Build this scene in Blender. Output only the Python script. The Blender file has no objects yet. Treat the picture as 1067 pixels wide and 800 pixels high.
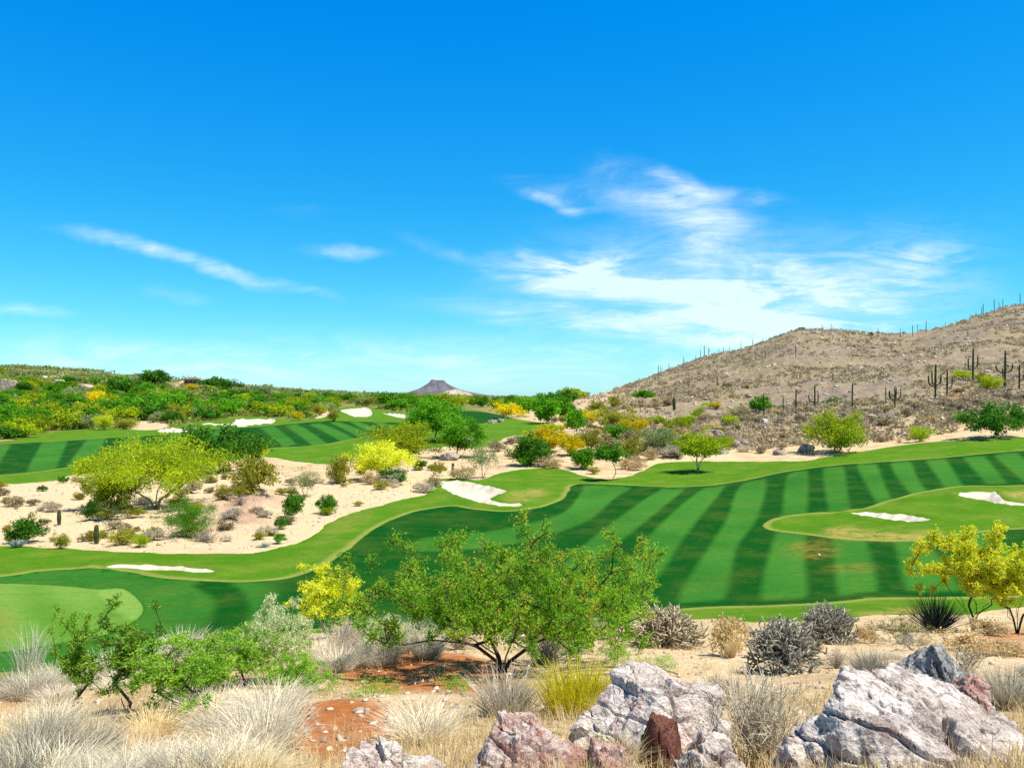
import bpy, math, random
import numpy as np
from mathutils import Vector
R = math.radians
S = bpy.context.scene
COL = S.collection
F, CX, CY = 840.0, 533.5, 412.0          # focal length, principal column and eye level, in photo pixels

# ------------------------------------------------------------------ node helpers
class G:
    def __init__(s, nt): s.nt = nt
    def n(s, t, **kw):
        nd = s.nt.nodes.new(t)
        for k, v in kw.items(): setattr(nd, k, v)
        return nd
    def put(s, sock, v):
        if isinstance(v, bpy.types.NodeSocket): s.nt.links.new(v, sock)
        elif isinstance(v, (tuple, list)) and sock.type == 'RGBA': sock.default_value = (*v[:3], 1)
        else: sock.default_value = v
    def m(s, op, a, b=0.0, c=None):
        nd = s.n('ShaderNodeMath', operation=op); s.put(nd.inputs[0], a); s.put(nd.inputs[1], b)
        if c is not None: s.put(nd.inputs[2], c)
        return nd.outputs[0]
    def mix(s, f, a, b, mode='MIX'):
        nd = s.n('ShaderNodeMix', data_type='RGBA', blend_type=mode)
        s.put(nd.inputs[0], f); s.put(nd.inputs[6], a); s.put(nd.inputs[7], b); return nd.outputs[2]
    def noise(s, vec, scale, detail=4, rough=.55, dist=0.0):
        nd = s.n('ShaderNodeTexNoise'); s.put(nd.inputs['Vector'], vec)
        nd.inputs['Scale'].default_value = scale; nd.inputs['Detail'].default_value = detail
        nd.inputs['Roughness'].default_value = rough; nd.inputs['Distortion'].default_value = dist
        return nd.outputs['Fac']
    def ramp(s, f, a, b, lo=0.0, hi=1.0):
        nd = s.n('ShaderNodeMapRange', interpolation_type='SMOOTHSTEP'); s.put(nd.inputs[0], f)
        for i, v in zip((1, 2, 3, 4), (a, b, lo, hi)): nd.inputs[i].default_value = v
        return nd.outputs[0]
    def bump(s, h, st, dist):
        nd = s.n('ShaderNodeBump'); s.put(nd.inputs['Height'], h)
        nd.inputs['Strength'].default_value = st; nd.inputs['Distance'].default_value = dist; return nd.outputs[0]
    def mapv(s, vec, scale=(1, 1, 1), rot=(0, 0, 0)):
        nd = s.n('ShaderNodeMapping'); s.put(nd.inputs[0], vec); nd.inputs['Scale'].default_value = scale
        nd.inputs['Rotation'].default_value = rot; return nd.outputs[0]
def new_mat(name, rough=.9, spec=.15):
    m = bpy.data.materials.new(name); m.use_nodes = True
    g = G(m.node_tree); b = m.node_tree.nodes['Principled BSDF']
    b.inputs['Roughness'].default_value = rough; b.inputs['Specular IOR Level'].default_value = spec
    return m, g, b
def obj_co(g): return g.n('ShaderNodeTexCoord').outputs['Object']
def attr(g, name): return g.n('ShaderNodeAttribute', attribute_name=name)

# ------------------------------------------------------------------ numpy noise
_rs = np.random.RandomState(7); _T = _rs.rand(256, 256)
def vnoise(x, y):
    xi = np.floor(x).astype(int); yi = np.floor(y).astype(int); fx = x - xi; fy = y - yi
    fx = fx * fx * (3 - 2 * fx); fy = fy * fy * (3 - 2 * fy)
    a = _T[xi & 255, yi & 255]; b = _T[(xi + 1) & 255, yi & 255]; c = _T[xi & 255, (yi + 1) & 255]; d = _T[(xi + 1) & 255, (yi + 1) & 255]
    return (a * (1 - fx) + b * fx) * (1 - fy) + (c * (1 - fx) + d * fx) * fy - .5
def fbm(x, y, o=4):
    s = 0; a = 1.0
    for k in range(o): s = s + a * vnoise(x + 17.3 * k, y - 9.1 * k); x = x * 2.03; y = y * 2.03; a *= .5
    return s
_T3 = _rs.rand(64, 64, 64)
def vnoise3(p):
    i = np.floor(p).astype(int); f = p - i; f = f * f * (3 - 2 * f); r = 0
    for a in (0, 1):
        for b in (0, 1):
            for c in (0, 1):
                w = (f[:, 0] if a else 1 - f[:, 0]) * (f[:, 1] if b else 1 - f[:, 1]) * (f[:, 2] if c else 1 - f[:, 2])
                r = r + w * _T3[(i[:, 0] + a) & 63, (i[:, 1] + b) & 63, (i[:, 2] + c) & 63]
    return r - .5
def fbm3(p, o=4, ridge=False):
    s = 0; a = 1.0
    for k in range(o):
        v = vnoise3(p + 11.7 * k); s = s + a * ((.25 - np.abs(v)) if ridge else v); p = p * 2.07; a *= .5
    return s
def sstep(x, a, b):
    t = np.clip((x - a) / (b - a), 0, 1); return t * t * (3 - 2 * t)

# ------------------------------------------------------------------ terrain: survey rows (depth in metres, then column:row of the ground there)
ROWS = [
 (1.2, '533:1540'), (2, '0:1190 533:1170 1067:1150'), (4, '0:850 150:846 533:850 900:842 1067:836'),
 (6, '0:805 300:800 533:795 800:788 1067:780'), (9, '0:765 300:752 533:745 800:735 1067:725'),
 (13, '0:733 300:713 533:705 800:697 1067:692'), (18, '0:715 300:691 533:682 800:676 1067:672'),
 (25, '0:697 200:680 400:662 600:655 800:653 1067:652'), (33, '0:660 250:650 450:645 700:640 1067:632'),
 (42, '0:604 250:602 533:602 800:598 1067:588'), (55, '0:562 250:560 533:560 800:554 1067:540'),
 (75, '0:520 250:520 533:519 800:510 1067:498'), (100, '0:494 250:493 533:492 700:488 900:474 1067:460'),
 (130, '0:475 250:474 450:474 600:465 750:452 900:444 1067:428'),
 (170, '0:458 250:454 450:453 600:446 750:432 900:412 1067:398'),
 (230, '0:444 250:438 420:437 550:436 650:424 750:405 900:386 1067:370'),
 (320, '0:420 150:427 300:428 420:430 540:428 620:413.5 700:391 760:376 840:352 930:358 1067:332'),
 (400, '0:407 150:415 300:421 420:424 540:424 620:412 700:384 760:364 800:351 840:341 880:342 930:347 980:341 1067:316'),
 (500, '0:398 150:408 300:417 420:420 540:421 620:417 700:400 760:385 840:370 930:362 1067:340'),
 (650, '0:390 150:400 300:412 420:417 540:418 700:420 840:418 1067:415'),
 (850, '0:383 150:393.5 270:404 350:411 420:414 540:416 700:418 1067:418'),
 (1100, '0:386 150:396 270:405 430:413 540:415 700:416 1067:417'),
 (2000, '0:400 270:408 430:413.5 540:414.5 1067:415'), (4000, '0:412 533:414 1067:414'), (9000, '533:413')]
du = .002
uc = np.concatenate([-.68 - np.geomspace(.004, 1.1, 36)[::-1], np.arange(-.68, .6801, du), .68 + np.geomspace(.004, 1.1, 36)])
lY = np.linspace(math.log(1.3), math.log(8500), 540)
def pchip(x, y, xq):                       # y (n,k)
    x = np.asarray(x, float); h = np.diff(x)[:, None]; d = np.diff(y, axis=0) / h
    m = np.zeros_like(y); w1 = 2 * h[1:] + h[:-1]; w2 = h[1:] + 2 * h[:-1]
    same = d[1:] * d[:-1] > 0
    with np.errstate(all='ignore'): mm = (w1 + w2) / (w1 / d[:-1] + w2 / d[1:])
    m[1:-1] = np.where(same, mm, 0); m[0] = d[0]; m[-1] = d[-1]
    i = np.clip(np.searchsorted(x, xq) - 1, 0, len(x) - 2); t = ((xq - x[i]) / h[i, 0])[:, None]; hh = h[i]
    return (y[i] * (1 + 2 * t) * (1 - t) ** 2 + hh * m[i] * t * (1 - t) ** 2 + y[i + 1] * t * t * (3 - 2 * t) + hh * m[i + 1] * t * t * (t - 1))
rowz = []
pxc = CX + F * uc
for Y, s in ROWS:
    pp = np.array([[float(a) for a in q.split(':')] for q in s.split()])
    xs = np.concatenate([[-3000, -150], pp[:, 0], [1220, 4000]]) if len(pp) > 1 else np.array([-3000, 4000.])
    ys = np.concatenate([[pp[0, 1]] * 2, pp[:, 1], [pp[-1, 1]] * 2]) if len(pp) > 1 else np.array([pp[0, 1]] * 2)
    rowz.append(-Y * (pchip(xs, ys[:, None], pxc)[:, 0] - CY) / F)
Z0 = pchip([math.log(r[0]) for r in ROWS], np.array(rowz), lY)
def blur(a, k, ax):
    w = np.exp(-np.linspace(-2, 2, 2 * k + 1) ** 2); w /= w.sum()
    p = np.pad(a, [(k, k) if i == ax else (0, 0) for i in (0, 1)], mode='edge'); o = 0
    for j in range(2 * k + 1): o = o + w[j] * (p[j:j + a.shape[0]] if ax == 0 else p[:, j:j + a.shape[1]])
    return o
Z0 = blur(blur(Z0, 9, 0), 6, 1)
YG = np.exp(lY); PYT = CY - F * Z0 / YG[:, None]
def unproj(px, py, ymax=8000.):
    """ground point seen at a photo pixel: first hit of the sight line with the smooth terrain, else the crest in that column"""
    u = (px - CX) / F; c = np.interp(u, uc, np.arange(len(uc))); i = int(min(c, len(uc) - 2)); f = c - i
    col = PYT[:, i] * (1 - f) + PYT[:, i + 1] * f
    k = np.nonzero((col <= py) & (YG > 3.0))[0]
    if len(k) == 0 or YG[k[0]] > ymax:
        ok = YG < min(ymax, 1000); j = int(np.argmin(np.where(ok, col, 1e9))); return u, lY[j]
    j = max(k[0], 1); t = (col[j - 1] - py) / max(col[j - 1] - col[j], 1e-9)
    return u, lY[j - 1] + min(max(t, 0), 1) * (lY[j] - lY[j - 1])
def smooth_poly(pts, n=4):
    p = np.array(pts, float); N = len(p); o = []
    for i in range(N):
        a, b, c, d = p[i - 1], p[i], p[(i + 1) % N], p[(i + 2) % N]
        for t in np.arange(n) / n:
            o.append(.5 * (2 * b + (c - a) * t + (2 * a - 5 * b + 4 * c - d) * t * t + (3 * b - a - 3 * c + d) * t ** 3))
    return np.array(o)
def P(s): return [tuple(float(a) for a in q.split(',')) for q in s.split()]
UU, LL = np.meshgrid(uc, lY); NV = UU.size; uf = UU.ravel(); lf = LL.ravel(); Yf = np.exp(lf)
def sdf(poly, smooth=True, margin=.12):
    """signed distance in metres (negative inside) of every ground vertex to a region outlined on the ground"""
    pp = smooth_poly(poly) if smooth else np.array(poly, float)
    q = np.array([unproj(*p) for p in pp]); out = np.full(NV, 9.0)
    lo = q.min(0) - margin; hi = q.max(0) + margin
    idx = np.nonzero((uf > lo[0]) & (uf < hi[0]) & (lf > lo[1]) & (lf < hi[1]))[0]
    x = uf[idx]; y = lf[idx]; d = np.full(len(idx), 1e9); ins = np.zeros(len(idx), bool)
    for a, b in zip(q, np.roll(q, -1, 0)):
        e = b - a; L = e @ e
        if L < 1e-14: continue
        t = np.clip(((x - a[0]) * e[0] + (y - a[1]) * e[1]) / L, 0, 1)
        d = np.minimum(d, (x - a[0] - t * e[0]) ** 2 + (y - a[1] - t * e[1]) ** 2)
        if a[1] != b[1]: ins ^= ((a[1] > y) != (b[1] > y)) & (x < (b[0] - a[0]) * (y - a[1]) / (b[1] - a[1]) + a[0])
    out[idx] = np.where(ins, -1, 1) * np.sqrt(d); return out * Yf

# ------------------------------------------------------------------ course layout
rough1 = P('-200,577 -90,572 0,568 60,572 140,576 200,577 260,576 300,569 330,556 350,541 380,531 420,520 446,515 448,503 470,498 500,500 519,493.5 545,489 571,488 590,490 609,496 631,499 652,497 667,491.6 682,485 697,481.5 740,480.6 832,480.6 856,477 887,472 954,462 1016,458 1067,455.5 1200,444 1400,436 1400,628 1200,630 1067,633 1000,640 940,641 900,642 860,646 800,648 740,645 655,650 600,655 500,660 400,660 330,660 260,670 180,689 100,695 40,706 0,708 -100,715 -200,720')
fair1 = P('1400,455 1200,462 1067,470 985,477 924,481.5 875,485 820,492 780,500 740,506 700,507.5 660,506 620,504.5 599,505 593,512 586,521 570,528 545,533 520,534 490,531 470,528 440,532 412,541 396,549 376,562 352,582 330,594 300,603 270,606 239,607 190,605 159,602 120,596 80,593.5 40,596 0,601 -90,604 -200,606 -200,715 -100,709 0,702 90,691 170,685 250,667 330,656 400,656 560,651 640,642 690,637 740,633 801,631.7 875,627.7 911,624 954,623 1003,622.5 1067,621 1200,617 1400,610')
island = P('795,547 810,540 847,535 887,533.6 924,523 960,513.7 1000,507.6 1067,506 1200,500 1400,492 1400,540 1200,546 1067,552 1010,557 975,562 940,565 900,564.5 862,561 826,556 801,552')
green = P('102,615 127,614 144,626 149,639 134,652 111,662 64,671 0,681 -100,688 -200,690 -200,612 -100,609 0,608.5 64,611')
rough2 = P('-200,512 -80,508 0,505 30,503 60,500 75,496 110,492 160,490 200,487 250,478 278,476 300,480 330,483 350,483 380,476 420,470 470,465 500,467 515,462 530,455 560,452 577,445 562,440 540,437 520,432 490,427 450,427 420,430 400,427 360,424 340,434 320,437 290,436 262,434 230,437 200,441 165,448 120,447 75,448 45,452 20,457 0,460 -80,464 -200,467')
fair2 = P('-200,472 -80,467 0,463 60,460 120,456 170,453 200,449 240,446 270,444.6 300,442 340,439 375,439.5 400,440 430,441 440,444 425,447 400,451 380,455 345,462 320,465 290,466.5 275,467 200,474 120,482 69,487 41,491 0,494.4 -80,497 -200,500')
fair3 = P('462,431 480,428.5 500,429 515,431 527,434 518,438 500,442 480,444 462,441')
bunk = [P('458,502 470,501 488,503 500,505.5 513,508 527,513.5 516,518 511,522 520,525 542,526 543,529.5 525,529 500,525 480,519 464,511'),
 P('106,591.5 130,590 159,590 191,592 223,595.7 210,597.5 191,597.3 166,595.5 130,593'),
 P('887,536 905,535 924,536 954,539 969,544 948,545.2 930,543 911,540'),
 P('996,517 1010,514 1034,514 1043,518 1048,524 1067,526 1100,527 1100,529 1067,529 1040,526 1016,522'),
 P('164,449 180,446 203,445.3 206,447.5 193,450 173,451.3'),
 P('209,441.7 230,440.5 245,440 247,437 270,436 286,437 284,441 270,442 253,444 230,443'),
 P('355,428 365,426 382,425 387,428 386,434 370,434.5 361,431'), P('399,430.5 414,431 430,433 430,436.5 414,435')]
sd_b = [sdf(b) for b in bunk]
sd_g = sdf(green); sd_i = sdf(island); sd_f1 = sdf(fair1); sd_f2 = sdf(fair2); sd_f3 = sdf(fair3); sd_r1 = sdf(rough1); sd_r2 = sdf(rough2)
_x, _y = uf * Yf, Yf
wob = .55 * fbm(_x * .45, _y * .45, 4) * sstep(-np.abs(lf - 4.0), -1.6, -1.2)
sd_r1 = np.where(np.abs(sd_r1) < 5, sd_r1 + wob, sd_r1); sd_r2 = np.where(np.abs(sd_r2) < 8, sd_r2 + 1.6 * wob, sd_r2); sd_i = np.where(np.abs(sd_i) < 5, sd_i + .5 * wob, sd_i); sd_f1 = np.where(np.abs(sd_f1) < 5, sd_f1 + .35 * wob, sd_f1)
sd_b = [np.where(np.abs(q) < 4, q + .6 * fbm(_x * .9, _y * .9, 3) * .6, q) for q in sd_b]; sd_r = np.minimum(sd_r1, sd_r2)
sd_f = np.minimum(np.minimum(np.maximum(sd_f1, -sd_i), sd_f2), sd_f3); sd_r = np.minimum(sd_r1, sd_r2)
# mown stripes: lighter bands, each a quadrilateral strip over the turf
stripes = ['692,508 715,508 653,560 612,592 590,590 620,560', '733,509 755,507 713,560 680,607 645,607 676,560', '771,507 798,500 789,541 767,572 752,628 707,628 738,572 758,541',
 '820,497 841,490 841,535 838,581 838,629 795,632 801,581 815,535', '858,490 878,486 886,531 904,569 913,624 877,628 868,569 863,531',
 '893,485 912,483 929,521 966,566 1004,624 951,624 932,566 911,521', '928,483 948,481 968,515 1050,570 1090,620 1050,620 1000,566 948,515',
 '964,480 985,478 1004,508 984,508', '1003,477 1025,475 1050,505 1028,505', '1034,474 1059,471 1090,502 1066,502', '1075,470 1100,468 1140,500 1110,500',
 '598,508 625,505 660,505 640,520 610,545 560,562 500,572 430,575 440,562 500,556 545,548 580,538 598,525',
 '271,446 285,444 309,463 295,466', '297,444 309,442 340,462 326,465', '322,442.5 333,441 370,457.5 355,460', '343,440.6 353,440 386,452 373,455', '364,440 374,440 394,447 382,449', '388,440 398,440 412,445 402,447',
 '44,461 71,459 58,490 27,493', '91,458 111,456 96,484 68,488', '134,455 152,453 130,478 110,482', '-20,465 12,463 -8,496 -50,500', '178,452 196,450 175,474 155,477',
 '225,448 240,447 235,470 215,472']
lm = np.zeros(NV)
for k, s in enumerate(stripes):
    d = sdf(P(s), smooth=(k in (0, 1, 2, 3, 4, 5, 6, 11)), margin=.02); w = .30 if k < 12 else .4
    lm = np.maximum(lm, 1 - sstep(d, -w, w))
darkarc = sdf(P('232,606 248,613 259,626 259,645 240,662 200,668 216,650 224,636 220,622 200,610'))
left_turf = (uf < -.27) & (sd_f1 < 0)
lm = np.where(left_turf, np.maximum(lm, .85 * (1 - sstep(darkarc * -1, -.35, .35)) * sstep(-uf, .27, .33)), lm)
gx, gy = uf * Yf, Yf
lobe = 1 - sstep(sdf(P('101,616 127,614.5 144,626 149,639 140,647 124,640 110,628')), -.25, .35)
band = .22 + .22 * np.sin((gx * .8 + gy * .6) * 2.2) * (sd_g < 0) + .3 * sstep(gy, 36, 40)
lm = np.where(sd_g < .1, np.maximum(np.clip(band, 0, .6), lobe), lm)
dark_rim = sstep(-sd_f1, 1.0, 1.6)          # a plain dark pass right along the edge
lm = np.where(sd_f1 < 0, lm * np.where(uf > -.2, np.maximum(dark_rim, .0), 1), lm)
dry = np.zeros(NV)
for s, a in (('859,552 884,549 924,555 976,553.6 973,563 939,565 899,564 862,560', 1.0), ('1048,514 1110,512 1110,525 1067,525 1050,521', .9),
             ('818,570 845,563 870,568 872,578 850,584 824,580', .55), ('860,590 905,588 905,597 870,598', .5), ('540,512 565,509 572,516 545,524 525,522', .7), ('890,640 930,634 960,636 940,646', .8),
             ('-5,640 14,640 14,664 -5,664', .45), ('345,540 372,532 390,540 352,560 335,566', .3)):
    dry = np.maximum(dry, a * (1 - sstep(sdf(P(s), margin=.06), -1.0, .8)))
fringe = np.where(sd_f > 0, 1 - sstep(sd_f, .25, .55 + .004 * Yf), 0) * (sd_r < 0)
grass_far = np.clip(lf - math.log(100), 0, 2) * .5

# ------------------------------------------------------------------ height with relief
Xf = uf * Yf
rel = (.05 * fbm(Xf * 2.2, Yf * 2.2, 4) + .14 * fbm(Xf * .5, Yf * .5, 3)) * sstep(lf, math.log(3), math.log(7)) * (1 - sstep(lf, math.log(60), math.log(110)))
rel = rel + (.45 * fbm(Xf * .11, Yf * .11, 4)) * sstep(lf, math.log(40), math.log(75))
hill = sstep(lf, math.log(112), math.log(150)) * sstep(uf, .06, .23)
rel = rel - hill * 3.0 * (.5 - np.abs(fbm(Xf * .022 + Yf * .006, Yf * .008, 3))) + hill * (2.6 * fbm(Xf * .035, Yf * .035, 3) + 1.1 * np.abs(fbm(Xf * .16 + 3, Yf * .16, 4)))
rel = rel + sstep(lf, math.log(260), math.log(500)) * sstep(-uf, .0, .2) * 4 * fbm(Xf * .012, Yf * .012, 3)
out = np.minimum(sd_r, 1e9)
d_m = sdf(P('226,530 250,514 280,517 284,534 268,550 238,554 216,548')); mound = sstep(-d_m, -3.5, 3.0); rel = rel + mound * (.75 + .9 * fbm(Xf * .45, Yf * .45, 4) + .35 * fbm(Xf * 1.6, Yf * 1.6, 3))
Zf = Z0.ravel() + rel * sstep(out, .2, 4.0)
Zf = Zf + .12 * fbm(Xf * .06, Yf * .06, 2) * (sd_r < 0) * sstep(-sd_r, 0, 8)
for b in sd_b: Zf = Zf - .55 * sstep(-b, -.05, 1.3) + .16 * np.exp(-((b - .5) / .6) ** 2)
Zf = Zf + np.where(sd_r > 0, 0, .05 * sstep(-sd_r, 0, .3))
ZG = Zf.reshape(UU.shape)
def ground(x, y):
    u = x / y; c = np.interp(u, uc, np.arange(len(uc))); i = int(min(c, len(uc) - 2)); f = c - i
    r = (math.log(max(y, 1.31)) - lY[0]) / (lY[1] - lY[0]); j = int(min(r, len(lY) - 2)); t = r - j
    return float((ZG[j, i] * (1 - f) + ZG[j, i + 1] * f) * (1 - t) + (ZG[j + 1, i] * (1 - f) + ZG[j + 1, i + 1] * f) * t)
def spot(px, py, ymax=8000.):
    u, l = unproj(px, py, ymax); y = math.exp(l); x = u * y; return Vector((x, y, ground(x, y)))
def sample(arr, u, l):
    c = np.interp(u, uc, np.arange(len(uc))); i = np.clip(np.round(c).astype(int), 0, len(uc) - 1)
    j = np.clip(np.round((l - lY[0]) / (lY[1] - lY[0])).astype(int), 0, len(lY) - 1); return arr.reshape(UU.shape)[j, i]

red = np.zeros(NV); pale = np.zeros(NV); purp = np.zeros(NV)
for s, a in (('345,690 400,676 460,682 520,690 545,700 540,716 500,722 430,716 370,712', 1.0), ('300,742 345,733 395,738 410,762 392,785 340,795 305,780', 1.0), ('0,712 40,706 70,720 30,730 0,732', .6), ('1020,660 1067,655 1110,668 1067,682 1020,676', .7),
             ('1000,398 1067,396 1080,404 1020,408 985,405', .45)):
    red = np.maximum(red, a * (1 - sstep(sdf(P(s), margin=.2), -.25, .35)))
d = sdf(P('-200,510 0,505 80,500 240,490 330,500 420,505 450,513 420,522 380,532 340,560 290,574 0,570 -200,572'), margin=.1)
pale = 1 - sstep(d, -2, 3)
for s in ('132,446 150,438 172,440 170,447 140,449', '40,398 66,388 66,393 50,399', '178,400 192,397 192,400 180,402', '328,430 342,428 342,436 330,436', '420,492 470,482 500,495 460,500', '660,489 700,479 760,476 770,480 700,482', '400,525 455,512 450,508 400,515', '600,672 760,662 800,690 700,720 640,700', '850,672 960,664 1060,676 1060,690 900,686'):
    pale = np.maximum(pale, .9 * (1 - sstep(sdf(P(s)), -.6, 1.2)))
brown = mound * np.clip(.72 + .9 * fbm(Xf * .5, Yf * .5, 4), 0, 1)
wood = sstep(lf, math.log(150), math.log(180)) * sstep(-uf, -.04, .06) * (1 - pale)
A = np.stack([Xf, Yf, Zf, lm, dry, fringe, red, pale, hill, brown, sd_r, sd_f, sd_g, *sd_b, wood], 1)
nR, nC = UU.shape
idg = np.arange(NV).reshape(nR, nC)
a, b, c, d4 = idg[:-1, :-1].ravel(), idg[:-1, 1:].ravel(), idg[1:, 1:].ravel(), idg[1:, :-1].ravel()
TR = np.concatenate([np.stack([a, b, c], 1), np.stack([a, c, d4], 1)])
def clip(tris, k):
    global A
    s = A[tris, k] < 0; n = s.sum(1); inside = [tris[n == 3]]; outside = [tris[n == 0]]
    for cnt in (1, 2):
        t = tris[n == cnt]
        if not len(t): continue
        odd = s[n == cnt] if cnt == 1 else ~s[n == cnt]; o = odd.argmax(1); r = np.arange(len(t))
        va, vb, vc = t[r, o], t[r, (o + 1) % 3], t[r, (o + 2) % 3]
        key = np.stack([np.concatenate([va, va]), np.concatenate([vb, vc])], 1); key.sort(1)
        code, inv = np.unique(key[:, 0] * (len(A) + 1) + key[:, 1], return_inverse=True); inv = inv.ravel()
        e0 = code // (len(A) + 1); e1 = code % (len(A) + 1)
        w = A[e0, k] / (A[e0, k] - A[e1, k]); w = np.clip(w, .001, .999)[:, None]
        base = len(A); nv = A[e0] * (1 - w) + A[e1] * w; nv[:, k] = 0; A = np.concatenate([A, nv])
        ab = base + inv[:len(t)]; ac = base + inv[len(t):]
        o1 = [np.stack([va, ab, ac], 1)]; o2 = [np.stack([ab, vb, vc], 1), np.stack([ab, vc, ac], 1)]
        (inside if cnt == 1 else outside).extend(o1); (outside if cnt == 1 else inside).extend(o2)
    return np.concatenate(inside), np.concatenate(outside)

def mesh_np(name, V, Fc, mat, smooth=False, tint=None, mask=None):
    me = bpy.data.meshes.new(name); Fc = np.asarray(Fc); k = Fc.shape[1]
    me.vertices.add(len(V)); me.vertices.foreach_set('co', np.asarray(V, np.float32).ravel())
    me.loops.add(Fc.size); me.loops.foreach_set('vertex_index', Fc.ravel().astype(np.int32))
    me.polygons.add(len(Fc)); me.polygons.foreach_set('loop_start', np.arange(0, Fc.size, k, dtype=np.int32))
    if smooth: me.polygons.foreach_set('use_smooth', np.ones(len(Fc), bool))
    if tint is not None:
        at = me.attributes.new('tint', 'FLOAT', 'POINT'); at.data.foreach_set('value', np.asarray(tint, np.float32))
    if mask is not None:
        for nm, arr in mask.items():
            at = me.attributes.new(nm, 'FLOAT', 'POINT'); at.data.foreach_set('value', np.asarray(arr, np.float32))
    me.update(calc_edges=True); me.materials.append(mat); return me
def link(name, data, parent=None, loc=None):
    o = bpy.data.objects.new(name, data); COL.objects.link(o)
    if parent: o.parent = parent
    if loc is not None: o.location = loc
    return o
def tag(o, label=None, cat=None, group=None, kind=None):
    for k, v in (('label', label), ('category', cat), ('group', group), ('kind', kind)):
        if v: o[k] = v
    return o

# ------------------------------------------------------------------ ground materials
def turf(name, dark, light, dryc, bump=.35, fr=0.0, str_=1.0, mot=.16):
    m, g, b = new_mat(name, .95, .05); co = obj_co(g)
    n1 = g.noise(co, .35, 5, .6); n2 = g.noise(g.mapv(co, (1, 3.2, 1)), 2.6, 5, .7); n3 = g.noise(co, 22, 3, .7)
    lmn = g.m('MULTIPLY', g.m('MULTIPLY_ADD', attr(g, 'lm').outputs['Fac'], str_, (1 - str_) * .5), g.ramp(n2, .25, .62, .80, 1.0))
    lmn = g.m('MULTIPLY', lmn, g.ramp(g.noise(co, .09, 3, .6), .3, .65, .62, 1.0)); c = g.mix(lmn, dark, light)
    c = g.mix(g.m('MULTIPLY', g.ramp(n1, .40, .70), mot), c, [x * .55 + y * .45 for x, y in zip(light, dryc)])
    dr = g.m('MULTIPLY', attr(g, 'dry').outputs['Fac'], g.ramp(g.noise(co, 1.1, 8, .8, .6), .40, .60, .08, 1.0))
    c = g.mix(dr, c, dryc)
    c = g.mix(g.m('MULTIPLY', g.m('MULTIPLY', g.ramp(attr(g, 'sdf').outputs['Fac'], .75, .25), g.ramp(attr(g, 'sdf').outputs['Fac'], -.02, .08)), fr), c, (.34, .32, .09))
    n5 = g.noise(g.mapv(co, (.22, 1.5, 1), (0, 0, .12)), 1.0, 7, .72, .6); n6 = g.noise(co, 1.3, 7, .75, .8)
    c = g.mix(g.m('MULTIPLY', g.ramp(n5, .50, .68), .16 + .35 * mot), c, [.62 * q for q in dark]); c = g.mix(g.m('MULTIPLY', g.ramp(n6, .52, .70), .10 + .45 * mot), c, [.5 * q + .5 * w_ for q, w_ in zip(light, dryc)])
    v = g.m('MULTIPLY', g.ramp(n3, .2, .8, .72, 1.25), g.ramp(n2, .25, .75, .86, 1.12))
    c = g.mix(1.0, c, g.n('ShaderNodeCombineColor').outputs[0], 'MULTIPLY') if False else g.mix(1.0, c, v, 'MULTIPLY')
    g.put(b.inputs['Base Color'], c); g.put(b.inputs['Normal'], g.bump(g.noise(co, 14, 4, .75), bump, .08)); return m
M_fair = turf('fairway_turf', (.002, .066, .004), (.040, .185, .020), (.30, .19, .035))
M_rough = turf('rough_turf', (.050, .165, .004), (.100, .235, .009), (.40, .30, .09), .6, .55, .12, .34)
M_green = turf('green_turf', (.075, .215, .018), (.19, .33, .07), (.30, .20, .05), .1)
M_sand, g, b = new_mat('bunker_sand', .95, .05); co = obj_co(g)
g.put(b.inputs['Base Color'], g.mix(g.ramp(g.noise(co, 1.2, 5, .6), .35, .7), (.64, .585, .50), (.50, .44, .36))); g.put(b.inputs['Normal'], g.bump(g.noise(co, 5, 4), .3, .05))
M_des, g, b = new_mat('desert_soil', .95, .06); co = obj_co(g)
n1 = g.noise(co, .6, 6, .65); n2 = g.noise(co, 6, 6, .7); n3 = g.noise(co, .06, 5, .6)
c = g.mix(g.ramp(n1, .36, .66), (.46, .34, .20), (.62, .49, .31)); c = g.mix(g.m('MULTIPLY', attr(g, 'pale').outputs['Fac'], .85), c, (.60, .465, .30))
cl = g.mix(g.ramp(g.noise(co, .35, 6, .7), .38, .64), (.225, .180, .128), (.355, .29, .205)); cl = g.mix(g.m('MULTIPLY', g.ramp(n3, .42, .62), .6), cl, (.30, .265, .13))
vo = g.n('ShaderNodeTexVoronoi'); g.put(vo.inputs['Vector'], co); vo.inputs['Scale'].default_value = .8
cl = g.mix(g.ramp(vo.outputs['Distance'], .15, .75, .0, .45), cl, (.20, .155, .13))
cl = g.mix(g.ramp(g.noise(co, .025, 4, .6, .8), .52, .66, 0, .65), cl, (.19, .15, .145))
c = g.mix(attr(g, 'hill').outputs['Fac'], c, cl)
c = g.mix(g.m('MULTIPLY', attr(g, 'wood').outputs['Fac'], g.ramp(n1, .3, .55, .55, .95)), c, (.13, .15, .04))
c = g.mix(attr(g, 'brown').outputs['Fac'], c, (.33, .215, .165))
c = g.mix(g.m('MULTIPLY', attr(g, 'red').outputs['Fac'], g.ramp(n1, .25, .6, .6, 1)), c, (.36, .135, .045))
vs = g.n('ShaderNodeTexVoronoi'); g.put(vs.inputs['Vector'], co); vs.inputs['Scale'].default_value = 9
c = g.mix(g.m('MULTIPLY', g.ramp(vs.outputs['Distance'], .05, .22, 1, 0), g.ramp(g.noise(co, 1.7, 3), .48, .6)), c, (.30, .22, .17))
c = g.mix(1.0, c, g.ramp(n2, .2, .8, .7, 1.28), 'MULTIPLY')
g.put(b.inputs['Base Color'], c)
g.put(b.inputs['Normal'], g.bump(g.m('ADD', n2, g.m('MULTIPLY', g.noise(co, 30, 4, .7), .4)), .6, .06))
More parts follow.
